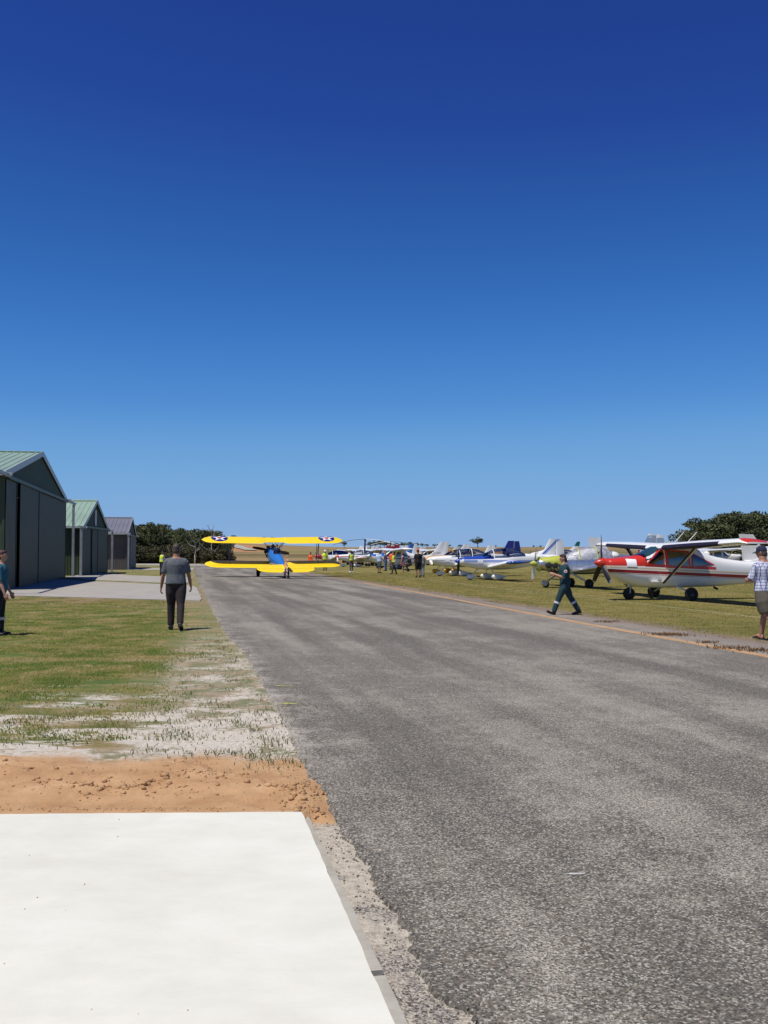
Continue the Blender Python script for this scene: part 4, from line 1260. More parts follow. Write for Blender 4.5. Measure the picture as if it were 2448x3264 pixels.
def high_wing(loc, rz, label, s):
    """four-seat strut-braced high-wing aircraft, nose to -x, spinner tip at x=0"""
    root = empty('light_aircraft', loc, rz, label, 'aircraft', 'aircraft parked along the field')
    B = Body([(.34, 1.32, .19, .17, .17, 2), (.44, 1.28, .40, .20, .34, 2.4), (.95, 1.18, .50, .34, .52, 2.7), (1.5, 1.10, .55, .48, .62, 3), (1.85, 1.08, .56, .60, .64, 3.2), (2.35, 1.05, .57, .86, .62, 3.6),
              (3.3, 1.05, .56, .88, .62, 3.6), (3.9, 1.02, .52, .80, .58, 3.2), (4.5, 1.0, .47, .58, .55, 3), (5.6, .97, .33, .43, .45, 2.7), (7.0, .96, .19, .33, .35, 2.4), (8.15, 1.02, .06, .24, .20, 2)])
    fb = B.mesh('fuselage', s['body'], root)
    G = s.get('glass', M_GREENG)
    for sd in (-1, 1):
        fr = B.patch('window', s.get('wframe', M_WHITE), root, [(1.72, 1.26), (2.43, 1.20), (2.43, 1.78), (2.24, 1.80)], sd, .006); B.patch('pane', G, fr, [(1.80, 1.31), (2.38, 1.25), (2.38, 1.74), (2.28, 1.76)], sd, .016)
        fr = B.patch('door', s.get('wframe', M_WHITE), root, [(2.47, 1.14), (3.44, 1.12), (3.44, 1.74), (2.47, 1.80)], sd, .006); B.patch('pane', G, fr, [(2.58, 1.24), (3.36, 1.20), (3.36, 1.68), (2.58, 1.74)], sd, .016)
        if s.get('wframe2', True):
            fr = B.patch('window', s.get('wframe', M_WHITE), root, [(3.47, 1.12), (4.44, 1.24), (4.40, 1.27), (3.47, 1.72)], sd, .006); B.patch('pane', G, fr, [(3.54, 1.19), (4.30, 1.26), (4.26, 1.28), (3.54, 1.65)], sd, .016)
    # windscreen wrap
    mb = MB(); V = []
    n, m = 10, 5
    for i in range(m + 1):
        t = i / m; x = 1.55 + .72 * t; z = B.at(x)[0] + B.at(x)[2]
        for j in range(n + 1):
            a = -1 + 2 * j / n
            zc, w, ht, hb, e = B.at(x + .18 * abs(a) ** 2)
            yy = a * (w - .03); zz = zc + ht * max(0, 1 - abs(yy / w) ** e) ** (1 / e) + .014
            V.append((x + .18 * abs(a) ** 2, yy, zz))
    mb.add(V, [(i * (n + 1) + j, i * (n + 1) + j + 1, (i + 1) * (n + 1) + j + 1, (i + 1) * (n + 1) + j) for i in range(m) for j in range(n)])
    mb.build('windscreen', s.get('screen', M_DARKG), root)
    # wings
    zr, zt = 1.84, 2.00
    for sd in (-1, 1):
        mb = MB(); rr = [foil((2.28, sd * .30, zr), 1.62, 1.0), foil((2.28, sd * 2.6, zr + .07), 1.62, 1.0), foil((2.42, sd * 5.05, zt), 1.16, 1.0)]; mb.rings(rr); w = mb.build('wing', s.get('wing', M_WHITE), root)
        mb = MB(); rr = [foil((2.42, sd * 5.055, zt), 1.18, 1.02), foil((2.44, sd * 5.3, zt + .005), 1.12, .85), foil((2.60, sd * 5.48, zt - .03), .85, .35)]; mb.rings(rr); tp = mb.build('wing_tip', s.get('tip', M_WHITE), w)
        if s.get('boot'):
            mb = MB(); V = []
            for (y, z, c, x) in ((.62, zr + .01, 1.62, 2.28), (2.6, zr + .07, 1.62, 2.28), (4.2, zr + .07 + (zt - zr - .07) * .65, 1.32, 2.37)):
                for k in range(6, 12): V.append((x + AF[k][0] * c - .008, sd * y, z + (AF[k][1] - .004) * c))
            mb.add(V, [(i * 6 + j, i * 6 + j + 1, i * 6 + j + 7, i * 6 + j + 6) for i in range(2) for j in range(5)]); mb.build('leading_edge_strip', M_DARKLE, w)
        mb = MB(); mb.box((3.42, sd * 1.7, zr + .075), (.012, 2.6, .05)); mb.box((3.38, sd * 3.95, zr + .10), (.012, 1.7, .045)); mb.build('flap_gap', M_BLKP, w, smooth=False)
        mb = MB(); mb.tube([(2.42, sd * .52, .62), (2.55, sd * 2.62, zr + .03)], [(.075, .026), (.07, .024)], 10, ref=(1, 0, 0)); st = mb.build('strut', s.get('strut', M_CREAM), root)
        if s.get('boot'):
            mb = MB(); mb.tube([(2.385, sd * .55, .615), (2.49, sd * 2.6, zr + .025)], [(.040, .034), (.040, .032)], 8, ref=(1, 0, 0)); mb.build('strut_edge', M_DARKLE, st)
        mb = MB(); mb.rings([foil((6.95, sd * .05, 1.16), 1.15, .55, True), foil((7.25, sd * 1.70, 1.16), .75, .55, True)]); mb.build('tailplane', s.get('tail', M_WHITE), root)
    # roof fairing between the wings
    mb = MB(); mb.rings([foil((2.26, -.34, zr), 1.66, 1.02), foil((2.26, .34, zr), 1.66, 1.02)]); mb.build('roof_fairing', s.get('wing', M_WHITE), root)
    # swept fin with dorsal fillet
    mb = MB(); mb.rings([vfoil((5.6, 0, 1.28), 2.2, .28), vfoil((6.5, 0, 1.48), 1.3, .45), vfoil((6.85, 0, 1.75), 1.02, .6), vfoil((7.55, 0, 2.72), .55, .8)]); fn = mb.build('fin', s.get('fin', M_WHITE), root)
    mb = MB(); mb.rings([vfoil((7.62, 0, 1.10), .62, .4), vfoil((7.78, 0, 1.75), .50, .45), vfoil((8.06, 0, 2.74), .40, .5)]); mb.build('rudder', s.get('rudder', s.get('fin', M_WHITE)), root)
    if s.get('fin_band'):
        for z in (2.12, 2.22):
            mb = MB(); t = (z - 1.75) / .97
            mb.rings([vfoil((6.84 + .7 * t, 0, z), 1.03 - .47 * t, .78), vfoil((6.84 + .7 * (t + .04), 0, z + .05), 1.03 - .47 * (t + .04), .78)]); mb.build('band', s['fin_band'], fn)
    # gear
    wr = .22
    if s.get('spats'):
        spat(root, (1.3, 0, .2), .85, s.get('spat', M_WHITE), .40, .2)
        for sd in (-1, 1): spat(root, (3.0, sd * 1.32, .22), 1.05, s.get('spat', M_WHITE), .44, .24)
    else:
        wheel(root, (1.33, 0, wr), wr, .16)
        for sd in (-1, 1): wheel(root, (3.0, sd * 1.38, wr + .02), wr + .02, .17)
    mb = MB(); mb.tube([(1.42, 0, .62), (1.36, 0, .30)], [.055, .035], 8); mb.tube([(1.33, -.1, .24), (1.34, -.1, .44), (1.34, .1, .44), (1.33, .1, .24)], .02, 6); mb.build('nose_leg', M_STEEL, root)
    for sd in (-1, 1):
        mb = MB(); mb.tube([(2.95, sd * .38, .50), (3.0, sd * .9, .38), (3.0, sd * 1.30, wr + .03)], [(.07, .03), (.055, .025), (.045, .022)], 8, ref=(1, 0, 0)); mb.build('main_leg', M_CREAM, root)
    propeller(root, (.36, 0, 1.32), 1.0, s.get('blades', (0, 2.094, 4.189)), s.get('prop', M_BLKP), s.get('spin', M_WHITE), s.get('prop_tip'), (.36, .185))
    mb = MB(); mb.ell((.50, -.27, 1.36), (.05, .10, .075), 10, 6); mb.ell((.50, .27, 1.36), (.05, .10, .075), 10, 6); mb.build('air_inlet', M_BLKP, root)
    mb = MB(); mb.tube([(1.15, .16, .66), (1.35, .16, .48)], .035, 8); mb.build('exhaust_pipe', M_STEEL, root)
    for y in (-.26, .26):
        for x in (2.75, 3.6):
            mb = MB(); mb.box((x + .18, y, 1.25), (.12, .42, .66), M=Matrix.Rotation(.2, 3, 'Y')); mb.box((x - .1, y, .98), (.5, .42, .14)); mb.build('seat', M_SEAT, root, bevel=.02)
    if s.get('sign'):
        x0 = s['sign']; B.patch('paper_sign', M_PAPER, root, [(x0, 1.20), (x0 + .36, 1.18), (x0 + .36, 1.45), (x0, 1.47)], -1, .014)
    if s.get('antenna'):
        for x, y in ((3.0, -.15), (3.1, -.9)):
            mb = MB(); mb.tube([(x, y, 2.0), (x + .42, y, 2.42)], [.014, .008], 6); mb.build('antenna', M_WHITE, root)
    return root, B

def P_air(px, d, z=1.16):
    """ground point below the spinner tip that the photo shows in column px at distance d"""
    return Vector(((px - W0 / 2) / FPX * d, d, 0))

HZ = ROAD_A            # noses towards the taxiway
# --- nearest: red and white high-wing
RED, WHT, CRM = (.55, .035, .018), (.80, .80, .78), (.62, .50, .33)
body_c = striped('red_white_fuselage', WHT, [(1.235, 3.0, -.018, RED, None, 1.78), (1.265, 1.37, -.045, RED, 1.7, 4.5), (1.17, 1.225, -.045, CRM, None, None), (1.225, 1.245, -.045, (.8, .78, .7), None, None), (1.02, 1.13, -.045, (.30, .012, .018), None, None), (.985, 1.0, -.045, (.25, .01, .02), None, None)])
cess, cB = high_wing(P_air(1892, 35.1), HZ, 'red and white high-wing aircraft with red spinner, nearest of the parked row',
    dict(body=body_c, wframe=M_RED, tip=M_WHITE, boot=True, spin=M_RED, prop=M_BLKP, prop_tip=M_STEEL, blades=(0, 2.35, 3.95), sign=1.02, antenna=True, glass=M_GREENG, screen=mat_glass('blue_green_windscreen', (.16, .28, .30), .60)))
for w in [c for c in cess.children if c.name.startswith('wing')]:
    mb = MB(); sd = -1 if w.data.vertices[0].co.y < 0 else 1
    mb.rings([[p + Vector((0, 0, .006)) for p in foil((2.44, sd * 5.06, 2.0), 1.14, 1.05)][1:8], [p + Vector((0, 0, .004)) for p in foil((2.46, sd * 5.31, 2.005), 1.08, .90)][1:8], [p + Vector((0, 0, .004)) for p in foil((2.61, sd * 5.47, 1.975), .83, .40)][1:8]], cap=False, close=False)
    mb.build('tip_top', M_RED, w)
    if sd < 0:
        text_mesh('CESSNA', .17, M_BLKP, w, Matrix.Translation((2.95, -5.14, 1.952)) @ Matrix.Rotation(PI, 4, 'X') @ Matrix.Rotation(0, 4, 'Z'))
mb = MB(); mb.box((2.05, -.6, .66), (.26, .14, .03)); mb.build('step', M_WHITE, cess, smooth=False)
mb = MB(); mb.tube([(4.6, -.1, .43), (4.75, -.12, .36)], .04, 8); mb.build('drain_mast', M_BLKP, cess)

# --- bare metal and primer two-seater with its cowling off
def silver():
    g = NG('bare_metal_and_primer_body')
    o = g.obj(); x, y, z = g.xyz(o)
    n = g.noise(o, 2.5, 5, .6)
    c = g.ramp(n, [(.3, (.50, .51, .53)), (.7, (.68, .69, .71))])
    seam = g.math('LESS_THAN', g.math('ABSOLUTE', g.math('SUBTRACT', g.math('FRACT', g.math('MULTIPLY', x, 1.6)), .5)), .012)
    c = g.mix(seam, c, (.2, .2, .2))
    g.bump(g.noise(o, 5, 2), .12, .05)
    pm = g.math('MULTIPLY', g.math('GREATER_THAN', z, 1.44), g.math('GREATER_THAN', x, 2.55))
    pm = g.math('MULTIPLY', pm, g.math('LESS_THAN', x, 4.4))
    c = g.mix(pm, c, (.46, .48, .07))
    return g.out(c, .33, g.math('MULTIPLY_ADD', pm, -.8, c=.85))
def silver_plane():
    root, B = low_wing(P_air(1687, 47.2), HZ, 'unpainted bare metal low-wing aircraft with exposed engine and yellow-green primer cowling',
        dict(body=silver(), canopy=M_FOIL, frame=M_PRIM, wing=M_SILV, tip=M_SILV, fin=M_SILV, tail=M_SILV, rudder=M_SILV, fin_cap=M_WHITE, spats=False, leg=M_STEEL, spin=M_PRIM, prop=M_CREAM, prop_tip=M_TIPRED, blades=(-.35, PI - .35), frames=(2.4, 3.3)))
    # second clear half of the canopy and the turtle-deck fairing
    mb = MB(); mb.ell((4.25, 0, 1.52), (.35, .36, .22), 14, 8); mb.build('canopy_fairing', M_CREAM, root)
    # exposed engine below the raised upper cowl
    for sd in (-1, 1):
        for x in (.80, 1.12):
            mb = MB(); mb.lathe((x, sd * .30, 1.08), (0, sd, 0), [(0, .13), (.10, .13), (.11, .15), (.13, .15), (.14, .12), (.16, .15), (.18, .15), (.19, .12), (.26, .13), (.27, .10)], 14); mb.build('cylinder', M_ENG, root)
    mb = MB(); mb.box((.95, 0, 1.0), (.9, .5, .34)); mb.box((1.3, 0, .86), (.3, .6, .3)); mb.build('crankcase', M_ENG, root, bevel=.03)
    for k in range(5):
        mb = MB(); a = .62 + .17 * k
        mb.tube([(a, -.50, 1.16), (a + .06, -.54, .92), (a + .2, -.42, .78), (1.45, -.3, .76)], .022, 6); mb.build('exhaust_pipe', M_ENG, root)
    mb = MB(); B2 = Body([(.40, 1.16, .33, .24, .05, 2.3), (.95, 1.14, .50, .34, .02, 2.6), (1.45, 1.12, .54, .42, .02, 2.8)])
    mb.rings([[p for p in B2.ring(x)] for x in B2.xs]); mb.build('upper_cowl', M_PRIM, root)
    mb = MB(); mb.lathe((.42, 0, 1.12), (1, 0, 0), [(0, .05), (0, .34), (.06, .37), (.12, .34), (.12, .05)], 20); mb.build('cowl_ring', M_PRIM, root)
    mb = MB(); mb.box((1.50, -.40, 1.2), (.03, .3, .5)); mb.box((1.50, .40, 1.2), (.03, .3, .5)); mb.build('firewall', M_BROWN, root, smooth=False)
    for k in range(4):
        mb = MB(); mb.tube([(1.46, -.52, 1.36 - .13 * k), (1.62, -.56, 1.33 - .13 * k), (1.7, -.53, 1.25 - .13 * k)], .02, 6); mb.build('hose', M_CREAM if k % 2 else M_BROWN, root)
silver_plane()

# --- blue striped two-seater
BL, LB = (.02, .06, .36), (.16, .28, .62)
def finstripe():
    g = NG('fin_with_diagonal_blue_stripes'); o = g.obj(); x, y, z = g.xyz(o)
    t = g.math('MULTIPLY_ADD', x, -.92, c=z)
    c = g.mix(g.noise(o, 3), (.76, .76, .74), (.80, .80, .78))
    for a, b, col in ((-3.78, -3.70, LB), (-3.68, -3.58, BL), (-3.56, -3.53, LB)):
        m = g.math('MULTIPLY', g.math('GREATER_THAN', t, a), g.math('LESS_THAN', t, b)); c = g.mix(m, c, col)
    return g.out(c, .3, coat=.3)
M_FINS = finstripe()
def blue_body():
    return striped('blue_striped_fuselage', WHT, [(1.24, 3, .02, BL, None, 2.35), (1.17, 1.235, -.008, LB, .5, None), (1.12, 1.155, -.008, BL, .5, None), (1.085, 1.10, -.008, LB, .5, None), (1.19, 1.21, -.008, BL, 2.0, None)])
bp, bB = low_wing(P_air(1448, 60.0), HZ, 'white low-wing aircraft with blue nose, blue stripes and blue spinner',
    dict(body=blue_body(), spin=M_BLUE, prop=M_BLKP, blades=(-.12, PI - .12), prop_tip=M_STEEL, tip=M_BLUE, tip_mark=True, fin=M_FINS, rudder=M_FINS, sign=1.32, frame=M_WHITE, frames=(2.42,)))
# --- white two-seater with dark blue tail
wp, wB = low_wing(P_air(1358, 70.2), HZ, 'plain white low-wing aircraft with solid navy blue fin',
    dict(body=striped('white_fuselage_thin_line', WHT, [(1.10, 1.13, .0, (.12, .12, .13), .4, 6)]), fin=M_NAVY, rudder=M_NAVY, spin=M_WHITE, prop=M_CREAM, blades=(1.2, PI + 1.2), sign=1.25, frame=M_WHITE, frames=(2.42, 3.3)))
# --- yellow and black one, mostly hidden behind the white nose
yp, yB = low_wing(P_air(1349, 79.5), HZ, 'yellow aircraft with black belly, mostly hidden behind the white nose',
    dict(body=striped('yellow_black_fuselage', (.66, .34, .02), [(0, 1.10, .0, (.01, .01, .012), None, None)]), fin=M_YEL2, wing=M_YEL2, tip=M_BLKP, spin=M_YEL2, tail=M_YEL2, spat=M_YEL2, frame=M_YEL2, blades=(1.4, PI + 1.4), fin_h=.3))
# --- white high-wing with blue upper cowl
cf, fB = high_wing(P_air(1168, 97.5), HZ, 'white high-wing aircraft with blue upper cowl, dark wheel fairings and VH-CAA on its fin',
    dict(body=striped('blue_cowl_fuselage', WHT, [(1.30, 3, .0, (.02, .12, .42), None, 1.7), (1.06, 1.18, -.02, (.03, .06, .24), 1.6, None), (1.22, 1.24, .0, (.05, .07, .2), 5.2, None)]), spats=True, spat=paint('slate_blue_fairing', (.06, .085, .13), .35), spin=M_WHITE, sign=.9, glass=M_DARKG, screen=M_GREENG, blades=(1.9, PI + 1.9)))
text_mesh('VH-CAA', .27, M_BLKP, cf, Matrix.Translation((7.05, -.075, 1.62)) @ Matrix.Rotation(PI / 2, 4, 'X'))
# --- red and white low-wing
rp, rB = low_wing(P_air(1067, 113), HZ, 'white low-wing aircraft with red nose trim and red banded wing tip',
    dict(body=striped('white_red_trim', WHT, [(1.18, 1.26, -.01, (.5, .04, .05), None, None), (0, 3, 0, (.5, .03, .03), None, .42)]), spin=M_RED, tip_band=M_RED, fin=M_DRED, fin_cap=M_CREAM, prop=M_CREAM, blades=(1.0, PI + 1.0), frames=(2.42, 3.3)))
ap, aB = low_wing(P_air(1000, 127), HZ, 'white low-wing aircraft with red spinner and pale upright propeller, behind the biplane',
    dict(body=striped('white_red_nose', WHT, [(0, 1.25, .25, (.4, .02, .02), None, 1.0)]), spin=M_RED, prop=M_CREAM, blades=(0, PI), frame=M_WHITE, canopy=M_DARKG, fin=M_WHITE))
hw, hB = high_wing(P_air(1078, 132), HZ, 'white high-wing aircraft with dark cabin, behind the red trimmed one',
    dict(body=M_WHITE, glass=M_DARKG, screen=M_DARKG, spin=M_WHITE, blades=(1.3, PI + 1.3), fin=M_DRED))
eb, eB = high_wing(P_air(1118, 122), HZ, 'white high-wing aircraft with tall bright blue fin',
    dict(body=striped('white_blue_tail', WHT, [(0, 3, .0, (.02, .14, .42), 5.0, None)]), fin=M_LBLUE, rudder=M_WHITE, glass=M_DARKG, screen=M_DARKG, blades=(.9, PI + .9)))
far_row = [
    ('low', 1150, 172, 'distant white aircraft with red and white fin, left of the plain white fin', dict(body=M_WHITE, fin=M_RED, fin_cap=M_WHITE, rudder=M_WHITE)),
    ('high', 1128, 150, 'distant white high-wing aircraft with plain white fin behind the red-capped man', dict(body=M_WHITE, fin=M_WHITE, glass=M_DARKG, screen=M_DARKG)),
    ('high', 1300, 128, 'white high-wing aircraft whose wing shows behind the VH-CAA fin', dict(body=striped('white_yellow_body', WHT, [(1.2, 1.5, 0, (.62, .55, .05), 3.4, 5)]), glass=M_DARKG, screen=M_DARKG)),
    ('low', 1400, 118, 'white aircraft with blue canopy frame, behind the plain white one', dict(body=M_WHITE, fin=M_WHITE, canopy=M_DARKG, frame=M_BLUE)),
    ('low', 1700, 96, 'white low-wing aircraft with red-banded wing tip, beyond the blue striped one', dict(body=M_WHITE, tip_band=M_RED, fin=M_WHITE, spin=M_RED)),
    ('low', 1222, 158, 'distant white low-wing aircraft with dark canopy, right of the blue fin', dict(body=M_WHITE, fin=M_CREAM, canopy=M_DARKG)),
    ('high', 1040, 156, 'distant white high-wing aircraft behind the marshals left of the row', dict(body=M_WHITE, fin=M_WHITE, glass=M_DARKG, screen=M_DARKG)),
    ('low', 1325, 150, 'distant cream low-wing aircraft between the fair-haired woman and the VH-CAA fin', dict(body=M_CREAM, fin=M_CREAM, canopy=M_CANOPY, tip_band=M_BLUE)),
]
for kind, px, d, lab, sp in far_row:
    (low_wing if kind == 'low' else high_wing)(P_air(px, d), HZ, lab, sp)
# second row, noses the other way
back = [
    ('high', 2225, 71, 'white high-wing aircraft with two dark bands on its fin, facing away', dict(body=M_WHITE, fin=M_WHITE, fin_band=M_BLKP, glass=M_DARKG, screen=M_DARKG)),
    ('high', 2770, 58, 'large white fin and tail of an aircraft directly behind the red and white one', dict(body=M_WHITE, fin=M_CREAM, glass=M_DARKG, screen=M_DARKG)),
    ('high', 2440, 110, 'white aircraft with small square fin tip above the near wing', dict(body=M_WHITE, fin=M_WHITE, glass=M_DARKG, screen=M_DARKG)),
    ('low', 2273, 86, 'dark red low-wing aircraft behind the bare metal one', dict(body=M_DRED, fin=M_DRED, fin_cap=M_WHITE, wing=M_WHITE, canopy=M_DARKG, frame=M_DRED)),
    ('high', 2365, 97, 'cream aircraft with flat-topped tail far behind the bare metal fin', dict(body=M_CREAM, fin=M_CREAM, glass=M_DARKG, screen=M_DARKG)),
]
for kind, px, d, lab, sp in back:
    (low_wing if kind == 'low' else high_wing)(P_air(px, d), HZ + PI, lab, sp)

# --- white and teal twin
def twin(loc, rz):
    root = empty('light_aircraft', loc, rz, 'white twin-engine aircraft with teal belly and teal fin, far behind the striped fin', 'aircraft', 'aircraft parked along the field')
    B = Body([(0, 1.35, .05, .05, .05, 2), (.3, 1.36, .28, .2, .24, 2.2), (1.2, 1.42, .48, .34, .45, 2.5), (2.0, 1.50, .58, .44, .55, 2.8), (2.9, 1.58, .62, .66, .62, 3), (4.2, 1.58, .60, .66, .60, 3), (5.6, 1.58, .42, .44, .42, 2.6), (7.4, 1.62, .2, .26, .26, 2.2), (8.8, 1.68, .05, .12, .12, 2)])
    B.mesh('fuselage', striped('white_teal_body', WHT, [(0, 1.38, .0, (.01, .13, .13), None, None)]), root)
    for sd in (-1, 1):
        B.patch('windscreen', M_DARKG, root, [(2.0, 1.72), (2.75, 1.72), (2.75, 2.02), (2.45, 2.04)], sd, .01)
        for x in (2.95, 3.7, 4.4): B.patch('window', M_DARKG, root, [(x, 1.68), (x + .5, 1.68), (x + .5, 1.98), (x, 1.98)], sd, .01)
        mb = MB(); mb.rings([foil((2.7, sd * .4, 1.12), 2.0, .9), foil((2.95, sd * 5.6, 1.5), 1.1, .9)]); mb.build('wing', M_WHITE, root)
        N = Body([(.9, 1.36, .2, .18, .2, 2.2), (1.3, 1.36, .33, .26, .3, 2.6), (2.4, 1.34, .36, .28, .32, 2.6), (3.6, 1.3, .22, .14, .2, 2.2), (4.3, 1.28, .05, .05, .05, 2)])
        mb = MB(); mb.rings([[p + Vector((0, sd * 1.75, 0)) for p in N.ring(x)] for x in N.xs]); nc = mb.build('engine_nacelle', striped('white_teal_nacelle', WHT, [(0, 1.34, 0, (.01, .13, .13), None, None)]), root)
        mb = MB(); mb.lathe((.9, sd * 1.75, 1.36), (1, 0, 0), [(-.3, .01), (-.15, .1), (0, .15)], 12); mb.build('spinner', M_WHITE, nc)
        for k in range(2):
            a = .8 + PI * k; d = Vector((0, math.sin(a), math.cos(a)))
            mb = MB(); c = Vector((.85, sd * 1.75, 1.36)); mb.tube([c + d * .08, c + d * .5, c + d * .95], [(.06, .02), (.085, .02), (.04, .01)], 8); mb.build('propeller_blade', M_BLKP, nc)
        wheel(root, (3.4, sd * 1.75, .28), .28, .2); mb = MB(); mb.tube([(3.4, sd * 1.75, .3), (3.4, sd * 1.75, 1.15)], .05, 8); mb.build('main_leg', M_STEEL, root)
        mb = MB(); mb.rings([foil((7.6, sd * .1, 1.72), 1.1, .6, True), foil((7.95, sd * 2.1, 1.78), .7, .6, True)]); mb.build('tailplane', M_WHITE, root)
    wheel(root, (.9, 0, .24), .24, .16); mb = MB(); mb.tube([(.95, 0, .28), (1.0, 0, 1.05)], .05, 8); mb.build('nose_leg', M_STEEL, root)
    mb = MB(); mb.rings([vfoil((6.7, 0, 1.78), 2.0, .5), vfoil((7.6, 0, 2.3), 1.3, .6), vfoil((8.1, 0, 2.75), 1.0, .7)]); fn = mb.build('fin', M_WHITE, root)
    mb = MB(); mb.rings([vfoil((8.1, 0, 2.755), 1.0, .72), vfoil((8.65, 0, 3.55), .62, .7)]); mb.build('fin_top', M_TEAL, fn)
twin(P_air(1690, 172), HZ)

# --- gyrocopters: only masts and rotors show over the crowd
def gyro(loc, rz, label, rot_a, droop=.16, mast=4.0):
    root = empty('gyrocopter', loc, rz, label, 'gyrocopter')
    B = Body([(0, .85, .05, .05, .05, 2), (.4, .85, .3, .28, .3, 2.3), (1.2, .9, .36, .36, .36, 2.6), (1.9, .95, .25, .3, .3, 2.4), (2.3, 1, .08, .1, .1, 2)])
    B.mesh('pod', M_WHITE, root)
    mb = MB(); mb.tube([(1.5, 0, 1.0), (1.6, 0, mast - .1)], [(.11, .06), (.09, .05)], 8); mb.build('mast', M_BLKP, root)
    mb = MB(); mb.box((1.6, 0, mast), (.25, .2, .2)); h = mb.build('rotor_head', M_BLKP, root, bevel=.03)
    for k, m in ((0, M_WHITE), (1, paint('grey_rotor_blade', (.10, .10, .11), .5))):
        a = rot_a + PI * k; d = Vector((math.cos(a), math.sin(a), 0)); c = Vector((1.6, 0, mast + .1))
        pts = [c + d * (4.1 * t) + Vector((0, 0, -droop * 4 * t * t)) for t in (0.02, .2, .4, .6, .8, 1)]
        mb = MB(); mb.tube(pts, [(.03, .09)] + [(.028, .11)] * 4 + [(.02, .1)], 8, ref=(0, 0, 1)); mb.build('rotor_blade', m, root)
    mb = MB(); mb.tube([(1.7, 0, .6), (4.2, 0, .7)], .05, 8); mb.build('keel_tube', M_STEEL, root)
    for y in (-.5, .5):
        mb = MB(); mb.rings([vfoil((3.8, y, .6), .6, .8), vfoil((3.9, y, 1.5), .45, .8)]); mb.build('fin', M_WHITE, root)
    wheel(root, (.4, 0, .18), .18, .12)
    for y in (-.8, .8):
        wheel(root, (1.9, y, .2), .2, .14); mb = MB(); mb.tube([(1.7, 0, .6), (1.9, y, .22)], .04, 6); mb.build('axle_leg', M_STEEL, root)
gyro(P_air(1122, 118), HZ, 'gyrocopter with black mast and drooping two-tone rotor above the parked aircraft', -.5, .17, 3.15)
gyro(P_air(1212, 150), HZ, 'farther gyrocopter with one pale rotor blade showing right of the blue fin', 2.2, .12, 3.2)
